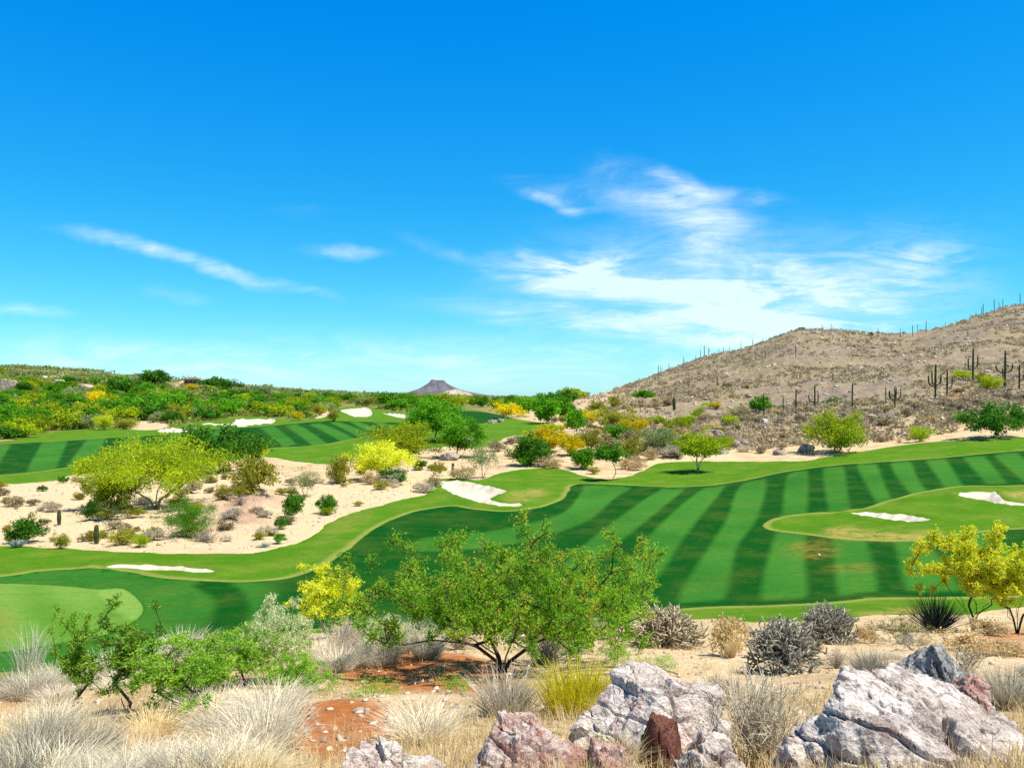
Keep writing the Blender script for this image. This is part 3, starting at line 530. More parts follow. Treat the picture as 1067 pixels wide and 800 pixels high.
# ------------------------------------------------------------------ plants one can tell apart: kind | name | category | foot column, row, spread, height | label | group
TABLE = '''
lime_hi|palo_verde_tree|tree|162,531,152,77|large spreading yellow-green palo verde, the broadest tree on the sandy waste left of centre
lime|palo_verde_tree|tree|118,531,58,46|small lime palo verde in front of the left edge of the large spreading palo verde
dark|ironwood_tree|tree|232,492,84,50|dark grey-green tree behind the large palo verde, against the left fairway
yellow_hi|palo_verde_tree|tree|266,483,22,25|small yellow tree at the right edge of the dark grey-green tree by the left fairway
green_fine|low_green_shrub|shrub|196,558,66,38|low bright green feathery shrub on the sand in front of the large palo verde
olive|olive_shrub|shrub|263,521,52,38|olive shrub above the brown bare slope, right of the large palo verde
dark|jojoba_shrub|shrub|28,565,36,30|rounded dark green shrub on the sand near the left edge, beside pale grey agaves
dark|jojoba_shrub|shrub|97,543,20,20|compact dark green shrub with a small blue agave at its foot
agave|agave|agave|104,544,13,8|small blue-grey agave at the foot of the compact dark green shrub
agave|agave|agave|18,571,20,9|pale grey-green agave in front of the rounded dark shrub at the left edge
olive|golden_shrub|shrub|11,527,17,10|low golden shrub at the left edge of the sand below the left fairway
darklo|small_dark_shrub|shrub|65,504,10,7|tiny dark shrub just below the left fairway edge
darklo|small_dark_shrub|shrub|44,512,9,6|tiny dark shrub among pale rocks below the left fairway
olive|olive_shrub|shrub|64,572,18,16|small olive shrub with a shadow under it close to the lower sand edge
lime|brittlebush|shrub|147,570,18,14|round yellow-green bush alone on the lower edge of the sand
green|round_green_shrub|shrub|291,566,13,10|round bright green bush on the sand beside the rough, below the brown slope
agave|agave|agave|276,570,14,6|low pale agave left of the round bright green bush
dark|dark_shrub|shrub|293,551,15,14|small dark shrub directly above the round bright green bush
dark|dark_shrub|shrub|304,541,22,27|upright dark green shrub at the right end of the brown slope
brush|dead_brush|shrub|243,549,22,11|dead dark brush at the lower left of the brown mound on the sand
brush|dead_brush|shrub|250,536,20,10|dead dark brush in the middle of the brown mound on the sand
brush|dead_brush|shrub|214,563,40,12|dark dead brush under the low bright green feathery shrub
scrub|grey_bush|shrub|268,541,14,8|grey-brown bush at the right of the brown mound on the sand
olive|olive_shrub|shrub|233,527,18,16|olive shrub at the upper left end of the brown mound on the sand
dark|dark_shrub|shrub|312,527,14,13|small dark shrub right of the upright dark shrub near the brown mound
dark|dark_shrub|shrub|341,535,23,20|dark green shrub alone on the sand near the bend of the rough
lime|brittlebush|shrub|341,537,14,9|yellow-green tuft in front of the dark shrub near the bend of the rough
sparse|thin_grey_shrub|shrub|318,518,34,30|thin grey-olive shrub between the brown slope and the yellow tree
olive|olive_shrub|shrub|355,504,27,30|olive-green shrub left of the bright yellow tree, with a green box at its foot
yellow_hi|palo_verde_tree|tree|398,501,68,42|bright yellow flowering palo verde in the middle left, above the pale sand path
dark|dark_shrub|shrub|408,506,36,17|dark green bush at the foot of the bright yellow flowering palo verde
lime|palo_verde_tree|tree|419,478,72,39|soft lime-green tree behind the bright yellow flowering palo verde
green_hi|mesquite_tree|tree|454,461,56,45|tall dense green tree in the middle of the picture below the mesa
green_hi|mesquite_tree|tree|480,477,50,40|rounded green tree just right of the tall dense green tree
sparse|dry_tree|tree|503,498,34,42|thin leafless-looking olive tree right of the rounded green tree
olive|olive_shrub|shrub|456,495,17,14|olive shrub beside the short cactus stump above the centre bunker
darklo|dark_shrub|shrub|437,489,15,10|dark low shrub right of the bright yellow palo verde
pale|pale_grey_shrub|shrub|409,507,24,12|pale grey shrub between the bright yellow palo verde and the sand path
pale|pale_grey_shrub|shrub|442,513,24,12|whitish shrub just left of the centre bunker
tan|tan_shrub|shrub|386,507,24,12|dull tan shrub under the left side of the bright yellow palo verde
tan|tan_shrub|shrub|453,509,19,11|tan shrub at the top corner of the centre bunker
tan|tan_shrub|shrub|484,500,30,14|tan brush below the rounded green tree, beside the short cactus stump
dark|dark_shrub|shrub|552,485,46,32|broad dark green bush above the centre rough, left of the golden trees
green|round_green_shrub|shrub|548,486,20,17|small brighter green bush in front of the broad dark green bush
gold|golden_palo_verde|tree|570,471,44,30|golden flowering palo verde behind the broad dark green bush
gold|golden_palo_verde|tree|596,474,30,22|lower golden flowering tree at the right of the golden palo verde behind the dark bush
gold|golden_palo_verde|tree|529,436,33,17|orange-yellow flowering tree on the skyline right of the mesa
green|mesquite_tree|tree|545,434,28,20|dark green tree right behind the orange-yellow tree on the skyline
green|mesquite_tree|tree|570,441,38,28|largest of the green trees on the skyline at the foot of the bare hill
green|mesquite_tree|tree|587,437,26,21|green tree at the right end of the skyline row below the bare hill
green|mesquite_tree|tree|600,450,24,25|upright green tree in front of the skyline row at the foot of the bare hill
gold|golden_palo_verde|tree|613,440,23,14|small golden tree between the upright green tree and the olive mound
olive|olive_shrub|shrub|640,443,42,20|broad olive mound of brush behind the two small yellow bushes
olive|olive_shrub|shrub|622,431,26,14|olive brush on the lower skyline slope of the bare hill
olive|olive_shrub|shrub|640,425,18,14|dark olive shrub above the broad olive mound
gold|yellow_shrub|shrub|653,446,17,13|left one of the two small yellow bushes at the foot of the bare hill
gold|yellow_shrub|shrub|667,445,18,15|right one of the two small yellow bushes at the foot of the bare hill
umbrella|umbrella_tree|tree|671,424,25,17|flat-topped green tree standing alone low on the left flank of the bare hill
green|round_green_shrub|shrub|643,458,24,18|rounded green shrub in the middle of the brushy slope
green|round_green_shrub|shrub|607,488,32,22|dense green shrub on the lower edge of the brushy slope
pale_trunk|young_tree|tree|637,501,30,36|slim green tree with a pale trunk at the edge of the centre rough
olive|olive_shrub|shrub|618,469,36,20|olive brush in the middle of the brushy slope, right of the golden trees
olive|olive_shrub|shrub|657,481,24,26|yellowish olive brush right of the slim pale-trunked tree
tan|tan_shrub|shrub|576,488,24,10|tan brush at the foot of the golden trees
tan|tan_shrub|shrub|652,489,18,11|tan shrub right behind the slim pale-trunked tree
tan|tan_shrub|shrub|664,490,18,11|pale straw shrub at the edge of the rough, second right of the slim pale-trunked tree
olive|olive_shrub|shrub|619,494,15,8|small olive tuft left of the slim pale-trunked tree
tan|tan_shrub|shrub|678,480,20,12|straw shrub near the bend of the pale sand edge
greygreen|grey_shrub|shrub|688,473,34,29|large pale grey-green shrub left of the lime tree on the rough
lime|palo_verde_shrub|shrub|707,447,28,19|yellow-green shrub at the foot of the bare hill above the lime tree
lime|palo_verde_shrub|shrub|728,434,18,13|small yellow-green shrub higher on the foot of the bare hill
lime|palo_verde_shrub|shrub|738,451,13,14|narrow yellow-green shrub above the boulder pile
gold|yellow_shrub|shrub|745,427,13,8|tiny yellow bush high on the foot of the bare hill
rough_tree|multi_trunk_tree|tree|727,492,50,38|lime tree with many pale stems standing on the rough with a dark shadow below
lime|palo_verde_shrub|shrub|755,469,20,14|yellow-green shrub right of the lime tree on the rough
pale|pale_grey_shrub|shrub|700,478,26,14|pale grey shrub behind the left side of the lime tree on the rough
lime|palo_verde_tree|tree|873,472,60,44|large lime-green bush at the foot of the bare hill on the right
dark|creosote_bush|shrub|1034,456,58,37|large dark green bush above the right fairway near the right edge
lime|brittlebush|shrub|959,459,24,17|small yellow bush between the lime-green and dark green bushes below the bare hill
green|round_green_shrub|shrub|792,430,20,17|small green bush behind saguaros low on the bare hill
lime|palo_verde_shrub|shrub|776,432,13,9|yellow-green shrub just left of the small green bush on the bare hill
olive|olive_shrub|shrub|764,434,12,7|olive tuft second left of the small green bush on the bare hill
green|low_green_shrub|shrub|869,416,20,6|flat green patch of brush between two saguaros on the bare hill
lime|brittlebush|shrub|1003,388,22,10|bright yellow-green bush beside the armed saguaro on the right of the hill
lime|palo_verde_shrub|shrub|1032,396,26,16|yellow-green brush between the tallest saguaros on the right of the hill
olive|olive_shrub|shrub|1023,390,18,10|olive brush right behind the armed saguaro with the dark base
darklo|dark_shrub|shrub|835,341,9,4|tiny dark bush on the rounded crest of the bare hill
darklo|dark_shrub|shrub|907,348,6,5|tiny dark bush in the saddle of the bare hill crest
greygreen|grey_shrub|shrub|611,410,8,6|single small bush on the skyline at the left foot of the bare hill
gold|golden_palo_verde|tree|98,420,28,14|golden flowering tree in the middle of the wooded left hillside
yellow_hi|palo_verde_tree|tree|109,448,19,17|bright yellow tree at the edge of the rough on the far left
gold|golden_palo_verde|tree|200,408,15,7|golden tree in front of the distant house
gold|golden_palo_verde|tree|311,438,15,9|small yellow bush above the striped left fairway
olive|olive_shrub|shrub|331,433,20,13|orange-olive bush above the striped left fairway
olive|olive_shrub|shrub|347,439,16,12|olive bush beside the far pale bunker
darklo|dark_tree|tree|178,440,20,12|black-looking tree beside the bare sand patch beyond the left fairway
green|mesquite_tree|tree|170,434,48,26|broad bright green tree above the bare sand patch beyond the left fairway
darklo|mesquite_tree|tree|126,411,32,16|dark green tree right of the golden tree on the left hillside
darklo|mesquite_tree|tree|160,404,34,16|dark green tree left of the distant house
darklo|mesquite_tree|tree|228,408,34,14|dark green tree right of the distant house
greygreen|ironwood_tree|tree|78,420,22,18|grey tree just left of the golden tree on the left hillside
greygreen|ironwood_tree|tree|276,412,16,14|grey-blue tree on the skyline of the wooded hillside
mesquite_near|mesquite_shrub|tree|524,697,302,145|large open green mesquite in the foreground with dark forking limbs
yellow_mid|palo_verde_tree|tree|343,666,80,82|yellow flowering shrub left of the foreground mesquite
yellow_near|palo_verde_tree|tree|1014,657,88,112|bright yellow palo verde at the right edge, the taller and fuller of the pair
yellow_near|palo_verde_tree|tree|1060,659,84,95|duller yellow palo verde at the right edge behind the taller one
creosote_tall|creosote_bush|shrub|80,745,42,118|tall narrow green sprig at the far left of the foreground
creosote_tall|creosote_bush|shrub|132,742,66,115|upright green bush second from the left in the foreground
creosote|creosote_bush|shrub|195,744,135,88|spreading green bush low in the left foreground, among white grass
creosote|creosote_bush|shrub|252,715,90,62|green bush behind the spreading one, touching the silvery shrub
silver|silver_shrub|shrub|292,708,76,86|silvery grey-green shrub left of the yellow flowering shrub
creosote|creosote_bush|shrub|308,722,70,44|low bright green bush at the foot of the silvery shrub left of the bare soil
forb|green_forb|herb|390,726,60,16|low green herb on the soil right of the red earth patch
silver|silver_shrub|shrub|405,690,62,46|silvery shrub under the left limbs of the foreground mesquite
brush|cholla_thicket|shrub|357,688,56,42|dark bare twiggy bush between the yellow shrub and the mesquite
creosote|creosote_bush|shrub|648,664,74,58|leafy green bush under the right wing of the foreground mesquite, touching the left cholla
brush|grey_brush|shrub|568,688,84,40|dark bare brush right behind the trunk of the foreground mesquite
brush|grey_brush|shrub|478,676,60,36|bare grey brush under the left limb of the foreground mesquite
creosote|creosote_bush|shrub|600,680,70,44|low leafy green bush under the right side of the foreground mesquite
pale_near|pale_shrub|shrub|628,668,46,25|whitish low shrub right behind the foreground mesquite
olive_near|olive_shrub|shrub|570,676,60,24|olive low brush at the foot of the foreground mesquite
olive_near|olive_shrub|shrub|645,682,44,16|olive ground shrub between the mesquite and the left cholla
forb|green_forb|herb|333,716,52,18|low green herb on the soil below the yellow flowering shrub
forb|green_forb|herb|640,697,40,22|low green herb behind the white boulder
forb|green_forb|herb|690,699,36,16|leafy green herb in front of the left cholla
forb|green_forb|herb|475,722,36,18|green herb on the red soil below the mesquite
tan|tan_brush|shrub|757,681,48,42|straw-coloured bush between the left and the middle cholla
grass_tan|orange_tuft|grass tuft|762,686,16,20|small orange grass tuft in front of the straw-coloured bush
yucca|yucca|yucca|975,657,48,42|dark spiky yucca ball left of the bright yellow palo verde
grass_grey|grey_tuft|grass tuft|906,707,48,30|round grey tuft behind the big grey boulder
brush|grey_brush|shrub|872,693,30,20|small grey twiggy bush between the middle cholla and the round grey tuft
olive_near|olive_shrub|shrub|938,668,66,32|yellowish olive brush left of the yucca
pale_near|pale_shrub|shrub|950,680,50,20|whitish brush below the yucca
tan|tan_brush|shrub|1030,664,44,16|ochre brush between the trunks of the two yellow palo verdes at the right edge
tan|tan_brush|shrub|1008,676,60,18|tan brush under the yellow palo verdes
tan|tan_brush|shrub|1052,682,44,14|tan brush at the right edge under the yellow palo verdes
tan|tan_brush|shrub|901,667,24,18|ochre tuft right of the right cholla
grass_yellow|yellow_grass|grass tuft|603,748,92,58|clump of bright yellow-green grass behind the white boulder
grass_grey|grey_tuft|grass tuft|527,752,76,52|grey dry grass clump left of the yellow-green grass
brush_pale|pale_brush|shrub|795,792,122,92|whitish twiggy brush between the white and the big grey boulder
brush_pale|pale_brush|shrub|745,742,64,36|low pale brush behind the right side of the white boulder
grass_grey|grey_tuft|grass tuft|1052,745,66,48|grey-green grass behind the right side of the big grey boulder
grass_white|white_grass|grass tuft|275,790,92,64|big white dry grass clump left of the bare soil in the foreground
grass_grey|grey_tuft|grass tuft|40,800,90,66|greyish dry grass clump with a dark heart at the left edge
grass_white|white_grass|grass tuft|440,776,84,40|white dry grass clump behind the gap between the two leftmost rocks
grass_tan|tan_grass|grass tuft|640,812,74,46|straw grass tuft at the bottom edge in front of the boulders
grass_tan|tan_grass|grass tuft|632,771,40,38|small straw tuft growing on the white boulder
grass_wisp|wispy_grass|grass tuft|30,700,60,50|thin wispy grass stalks against the putting green
'''
for ln in TABLE.strip().split('\n'):
    kind, name, cat, pos, label = ln.split('|')[:5]; px, py, w_, h_ = [float(t) for t in pos.split(',')]
    plant(kind, name, px, py, w_, h_, label, cat, ymax=600 if px > 600 else 8000.)

# ------------------------------------------------------------------ woodland on the left hillside, tree by tree
rng = random.Random(11)
WOODS = [('green', 'mesquite_tree', 'bright green mesquite in the wooded hillside beyond the left fairway'), ('darklo', 'mesquite_tree', 'deep green tree in the wooded hillside beyond the left fairway'),
         ('limelo', 'palo_verde_tree', 'light yellow-green palo verde in the wooded hillside beyond the left fairway'), ('greygreen', 'ironwood_tree', 'grey-green tree in the wooded hillside beyond the left fairway'),
         ('olive', 'olive_bush', 'olive-brown bush in the wooded hillside beyond the left fairway')]
def level(u, Y): return CY - F * ground(u * Y, Y) / Y
def free(u, Y, margin=2.0): return sample(A[:NV, 10], u, math.log(Y)) > margin
HY = spot(200, 400.5, 1200).y
made = []; tries = 0
KEEP = [(98, 416), (109, 440), (200, 402), (150, 442), (52, 391), (186, 398), (311, 434), (335, 432), (212, 417), (92, 404)]
while len(made) < 410 and tries < 20000:
    tries += 1; px = rng.uniform(-60, 470); Y = math.exp(rng.uniform(math.log(165), math.log(620))); u = (px - CX) / F
    if not free(u, Y, 1.5): continue
    py = level(u, Y)
    if py > 462 or (px > 330 and py > 432): continue
    gap = 3.7 * (Y / 230) ** .75; x, y = u * Y, Y
    if any((x - a_) ** 2 + (y - b_) ** 2 < gap * gap for a_, b_ in made): continue
    if 174 < px < 211 and HY - 130 < Y < HY + 30: continue
    if any(abs(px - kx) < 13 and -2 < py - ky < 14 for kx, ky in KEEP): continue
    made.append((x, y)); k = rng.choices(range(5), (40, 18, 18, 14, 10))[0]
    hm = rng.uniform(3.0, 5.6) * (.75 if k in (3, 4) else 1); h_ = hm * F / Y; w_ = h_ * rng.uniform(1.5, 2.1)
    plant(WOODS[k][0], WOODS[k][1], 0, 0, w_, h_, WOODS[k][2], 'tree' if k < 4 else 'shrub', 'trees of the wooded left hillside', pos=Vector((x, y, ground(x, y) - .15)), rot=rng.uniform(0, 6.3))
# far skyline trees beyond the second fairway
made2 = []; tries = 0
while len(made2) < 34 and tries < 3000:
    tries += 1; px = rng.uniform(395, 600); Y = math.exp(rng.uniform(math.log(300), math.log(460))); u = (px - CX) / F
    if not free(u, Y, 3): continue
    x, y = u * Y, Y
    if any((x - a_) ** 2 + (y - b_) ** 2 < 49 for a_, b_ in made2): continue
    made2.append((x, y)); k = rng.choices(range(3), (50, 30, 20))[0]; h_ = rng.uniform(4, 6.8) * F / Y
    plant(WOODS[k][0], WOODS[k][1], 0, 0, h_ * rng.uniform(1.4, 1.9), h_, ['bright green', 'deep green', 'light yellow-green'][k] + ' tree in the low skyline row beyond the far fairway below the mesa', 'tree', 'skyline trees beyond the far fairway', pos=Vector((x, y, ground(x, y) - .1)), rot=rng.uniform(0, 6.3))
def clump_cloud(pts, sizes, nl, ls, rs, squash=.7):
    k = np.repeat(np.arange(len(pts)), nl); C = pts[k] + np.clip(rs.normal(size=(len(k), 3)), -1.6, 1.6) * sizes[k][:, None] * np.array([.55, .55, .42 * squash]) + np.array([0, 0, 1]) * (sizes[k] * .45 * squash)[:, None]
    V, Q = leaves(C, 1.0, rs, .6); ctr = np.repeat(C, 4, 0); V = ctr + (V - ctr) * np.repeat(sizes[k] * ls, 4)[:, None]
    tn = np.clip(.5 + .3 * rs.normal(size=len(pts))[k] + .18 * rs.normal(size=len(k)), 0, 1); return V, Q, np.repeat(tn, 4)
rs = np.random.RandomState(5)
def scatter(n, px0, px1, y0, y1, keep):
    o = []
    while len(o) < n:
        px = rs.uniform(px0, px1); Y = math.exp(rs.uniform(math.log(y0), math.log(y1))); u = (px - CX) / F
        if keep(px, u, Y): o.append((u * Y, Y, ground(u * Y, Y)))
    return np.array(o)
pts = scatter(6500, -260, 480, 165, 640, lambda px, u, Y: free(u, Y, 1.0) and sample(pale, u, math.log(Y)) < .4 and not (px > 330 and level(u, Y) > 434) and not (174 < px < 211 and HY - 130 < Y < HY + 30))
V, Q, tn = clump_cloud(pts, rs.uniform(.9, 2.1, len(pts)) * (.75 + pts[:, 1] / 900), 20, .30, rs)
tag(link('undergrowth', mesh_np('undergrowth', V, Q, leaf_mat('undergrowth_leaf', (.10, .15, .02), (.30, .38, .06), .4), tint=tn)), 'low green and olive undergrowth between the trees of the left hillside', 'undergrowth', kind='stuff')
pts = scatter(3400, -260, 640, 560, 1500, lambda px, u, Y: (px < 450 or Y > 600) and not (172 < px < 212 and Y < HY + 30))
V, Q, tn = clump_cloud(pts, rs.uniform(3, 7.5, len(pts)), 30, .17, rs, .42)
tag(link('distant_woodland', mesh_np('distant_woodland', V, Q, leaf_mat('far_wood_leaf', (.12, .16, .045), (.32, .38, .13), .4), tint=tn)), 'hazy olive-green brush covering the far ridge on the left skyline', 'woodland', kind='stuff')

# ------------------------------------------------------------------ scrub of the bare hill and the waste ground
def on_hill(px, u, Y): return free(u, Y, 1.2) and (px > 640 or rs.rand() < .25) and 110 < Y
pts = scatter(10000, 600, 1330, 112, 440, lambda px, u, Y: on_hill(px, u, Y) and (Y < 400 or rs.rand() < .3) and (Y < 165 and rs.rand() < .8 or fbm(np.array([u * Y * .05]), np.array([Y * .05]), 2)[0] > -.10 + .30 * (rs.rand() - .5)))
V, Q, tn = clump_cloud(pts, rs.uniform(.35, 1.0, len(pts)) * (.7 + pts[:, 1] / 600), 18, .30, rs)
tag(link('hill_scrub', mesh_np('hill_scrub', V, Q, L_scr, tint=tn)), 'low dry grey-brown scrub covering the bare hill on the right', 'scrub', kind='stuff')
def rock_cloud(pts, sizes, rs):
    base = np.array([[1, 0, 0], [-1, 0, 0], [0, 1, 0], [0, -1, 0], [0, 0, .8], [0, 0, -.5], [.6, .6, .5], [-.6, .6, .4], [.6, -.6, .4], [-.6, -.6, .5]], float)
    tri = np.array([[4, 6, 7], [4, 7, 9], [4, 9, 8], [4, 8, 6], [0, 2, 6], [2, 7, 6], [2, 1, 7], [1, 9, 7], [1, 3, 9], [3, 8, 9], [3, 0, 8], [0, 6, 8], [5, 2, 0], [5, 1, 2], [5, 3, 1], [5, 0, 3]])
    n = len(pts); V = base[None] * (1 + .35 * rs.normal(size=(n, 10, 1))) * rs.uniform(.6, 1.4, (n, 1, 3)) * sizes[:, None, None] + pts[:, None]
    return V.reshape(-1, 3), (np.arange(n)[:, None, None] * 10 + tri[None]).reshape(-1, 3), np.repeat(rs.rand(n), 10)
M_stone, g, b = new_mat('loose_stone', .9, .15); g.put(b.inputs['Base Color'], g.mix(attr(g, 'tint').outputs['Fac'], (.26, .20, .165), (.62, .52, .43)))
pts = scatter(3200, 600, 1330, 112, 430, lambda px, u, Y: free(u, Y, 1) and (u > .1))
V, Q, tn = rock_cloud(pts, rs.uniform(.12, .5, len(pts)) * (.6 + pts[:, 1] / 400), rs)
tag(link('hill_stones', mesh_np('hill_stones', V, Q, M_stone, tint=tn)), 'loose grey and tan stones strewn over the bare hill', 'stones', kind='stuff')
pts = scatter(1500, -200, 560, 46, 108, lambda px, u, Y: free(u, Y, .6)); V, Q, tn = rock_cloud(pts, rs.uniform(.02, .12, len(pts)) ** 1.0, rs)
tag(link('waste_stones', mesh_np('waste_stones', V, Q, M_stone, tint=tn)), 'small stones scattered over the pale sandy waste between the fairways', 'stones', kind='stuff')
pts = scatter(4200, -400, 1450, 4, 34, lambda px, u, Y: free(u, Y, .2)); V, Q, tn = rock_cloud(pts, rs.uniform(.012, .05, len(pts)), rs)
tag(link('gravel', mesh_np('gravel', V, Q, M_stone, tint=tn)), 'loose gravel on the bare foreground soil', 'gravel', kind='stuff')
# individual low bushes of the sandy waste, brushy slope and hill foot
LOW = [('scrub', 'bursage', 'low grey-brown bursage bush on the sandy waste left of the centre bunker'), ('pale', 'bursage', 'small pale grey bush on the sandy waste left of the centre bunker'), ('olive', 'bursage', 'small olive bush on the sandy waste left of the centre bunker')]
for x, y, z in scatter(125, -40, 470, 52, 108, lambda px, u, Y: free(u, Y, 1.0)):
    k = rng.choices(range(3), (38, 20, 42))[0]; h_ = rng.uniform(.25, .95) * F / y
    plant(LOW[k][0], LOW[k][1], 0, 0, h_ * rng.uniform(1.5, 2.3), h_, LOW[k][2], 'shrub', 'low bushes of the sandy waste', pos=Vector((x, y, z)))
LOW2 = [('tan', 'straw_bush', 'straw-coloured bush on the brushy slope below the bare hill'), ('olive', 'olive_bush', 'olive bush on the brushy slope below the bare hill'), ('scrub', 'grey_bush', 'grey-brown bush on the brushy slope below the bare hill'), ('limelo', 'yellow_green_bush', 'yellow-green bush on the brushy slope below the bare hill')]
for x, y, z in scatter(150, 500, 780, 98, 250, lambda px, u, Y: free(u, Y, 1.0) and not (px < 560 and Y > 150)):
    k = rng.choices(range(4), (32, 26, 32, 10))[0]; h_ = rng.uniform(.6, 1.7) * F / y
    plant(LOW2[k][0], LOW2[k][1], 0, 0, h_ * rng.uniform(1.5, 2.3), h_, LOW2[k][2], 'shrub', 'bushes of the brushy slope', pos=Vector((x, y, z)))
LOW3 = [('scrub', 'grey_bush', 'low grey bush on the stony foot of the bare hill above the right fairway'), ('tan', 'straw_bush', 'low straw bush on the stony foot of the bare hill above the right fairway'), ('pale', 'pale_bush', 'low whitish bush on the stony foot of the bare hill above the right fairway')]
for x, y, z in scatter(170, 740, 1120, 108, 185, lambda px, u, Y: free(u, Y, .8)):
    k = rng.choices(range(3), (55, 25, 20))[0]; h_ = rng.uniform(.4, 1.15) * F / y
    plant(LOW3[k][0], LOW3[k][1], 0, 0, h_ * rng.uniform(1.6, 2.4), h_, LOW3[k][2], 'shrub', 'bushes on the foot of the bare hill', pos=Vector((x, y, z)))
# dry grass clumps of the foreground
def tuft(kind, name, px, py, w_, h_, label, group): plant(kind, name, px, py, w_, h_, label, 'grass tuft', group)
for i in range(40):
    px = rng.uniform(-60, 345); py = rng.uniform(716, 862); s = .55 + (py - 716) / 120 * .75
    if px > 215 and py < 735 or px > 312: continue
    k = rng.choices(('grass_white', 'grass_grey', 'grass_tan'), (60, 30, 10))[0]
    tuft(k, 'dry_grass', px, py, rng.uniform(50, 100) * s, rng.uniform(24, 50) * s, 'dry %s grass clump among the others in the left foreground' % {'grass_white': 'whitish', 'grass_grey': 'grey', 'grass_tan': 'straw'}[k], 'dry grass clumps of the left foreground')
for i in range(46):
    px = rng.uniform(330, 1120); py = rng.uniform(668, 760)
    if 580 < px < 770 and py > 700 or px > 830 and py > 712 or 330 < px < 560 and 672 < py < 790: continue
    s = .3 + (py - 668) / 90 * .5; k = rng.choices(('grass_tan', 'grass_white', 'grass_grey'), (50, 25, 25))[0]
    tuft(k, 'dry_grass', px, py, rng.uniform(40, 80) * s, rng.uniform(20, 36) * s, 'small dry %s grass clump on the tan soil in the middle of the foreground' % {'grass_white': 'whitish', 'grass_grey': 'grey', 'grass_tan': 'straw'}[k], 'small grass clumps of the foreground soil')
for i, (px, py, w_, h_) in enumerate([(190, 690, 60, 36), (225, 700, 60, 34), (120, 716, 70, 40), (60, 722, 60, 34), (375, 672, 50, 34), (420, 682, 56, 40), (445, 690, 44, 30), (335, 694, 44, 34), (352, 700, 50, 26), (395, 694, 60, 34)]):
    tuft('grass_white', 'dry_grass', px, py, w_, h_, 'whitish dry grass clump along the edge of the turf behind the green bushes', 'white grass clumps along the near turf edge')
# fine grass litter
pts = scatter(15000, -300, 1400, 3.6, 33, lambda px, u, Y: free(u, Y, .25) and sample(red, u, math.log(Y)) < .15 + rs.rand() ** 2 * 1.1 and fbm(np.array([u * Y * .6]), np.array([Y * .6]), 2)[0] > -.05 + .2 * (rs.rand() - .5) - (.25 if px < 330 else 0))
n = len(pts); m_ = 7; k = np.repeat(np.arange(n), m_); b0 = pts[k] + rs.normal(size=(n * m_, 3)) * [.05, .05, 0]; ti = rs.uniform(.1, 1.1, n * m_); an = rs.uniform(0, 6.283, n * m_); L_ = rs.uniform(.05, .2, n * m_)
e = b0 + np.stack([np.cos(an) * np.sin(ti), np.sin(an) * np.sin(ti), np.cos(ti)], 1) * L_[:, None]; sd = np.stack([-np.sin(an), np.cos(an), np.zeros(n * m_)], 1) * .0035
V = np.stack([b0 - sd, b0 + sd, e + sd * .2, e - sd * .2], 1).reshape(-1, 3)
tag(link('grass_litter', mesh_np('grass_litter', V, np.arange(len(V)).reshape(-1, 4), G_tan, tint=np.repeat(rs.rand(n * m_), 4))), 'short dry straw and grass litter on the foreground soil', 'dry grass', kind='stuff')

# ------------------------------------------------------------------ saguaros
def saguaro_col(path, rad, n=20):
    """ribbed column along a path of points, closed by a rounded tip"""
    path = np.array(path, float); V = []; m = len(path)
    for i, p in enumerate(path):
        t = path[min(i + 1, m - 1)] - path[max(i - 1, 0)]; t /= np.linalg.norm(t); h = np.array([0, 1, 0]) if abs(t[1]) < .9 else np.array([1, 0, 0])
        x = np.cross(h, t); x /= np.linalg.norm(x); y = np.cross(t, x); r = rad[i]
        for k in range(n):
            an = k * 6.2832 / n; rr = r * (1.0 if k % 2 else .80); V.append(p + (x * math.cos(an) + y * math.sin(an)) * rr)
    V.append(path[-1] + (path[-1] - path[-2]) * .3); Q = [(i * n + k, i * n + (k + 1) % n, (i + 1) * n + (k + 1) % n, (i + 1) * n + k) for i in range(m - 1) for k in range(n)]
    Q += [((m - 1) * n + k, (m - 1) * n + (k + 1) % n, len(V) - 1, len(V) - 1) for k in range(n)]
    return V, Q
def sag_mesh(nm, path, rad):
    V, Q = saguaro_col(path, rad); me = bpy.data.meshes.new(nm); me.from_pydata([tuple(v) for v in V], [], [q if q[2] != q[3] else q[:3] for q in Q]); me.materials.append(M_sag); return me
def column_path(h, r, rnd):
    zs = [-.15, .03 * h, .2 * h, .45 * h, .7 * h, .88 * h, .96 * h, .99 * h]; lean = rnd.uniform(-.015, .015)
    return [(lean * z, 0, z) for z in zs], [r * f for f in (.8, .86, .95, 1.05, 1.0, .9, .68, .4)]
def arm_path(az, z, reach, top, r):
    c, s = math.cos(az), math.sin(az); P_ = [(0, z), (.45 * reach, z + .02 * reach), (.85 * reach, z + .25 * reach), (reach, z + .7 * reach)]
    zz = z + .7 * reach; P_ += [(reach * 1.02, zz + (top - zz) * f) for f in (.4, .75, .92, 1.0)]
    return [(c * a_, s * a_, b_) for a_, b_ in P_], [r * f for f in (.75, .82, .95, 1, 1, .92, .7, .4)]
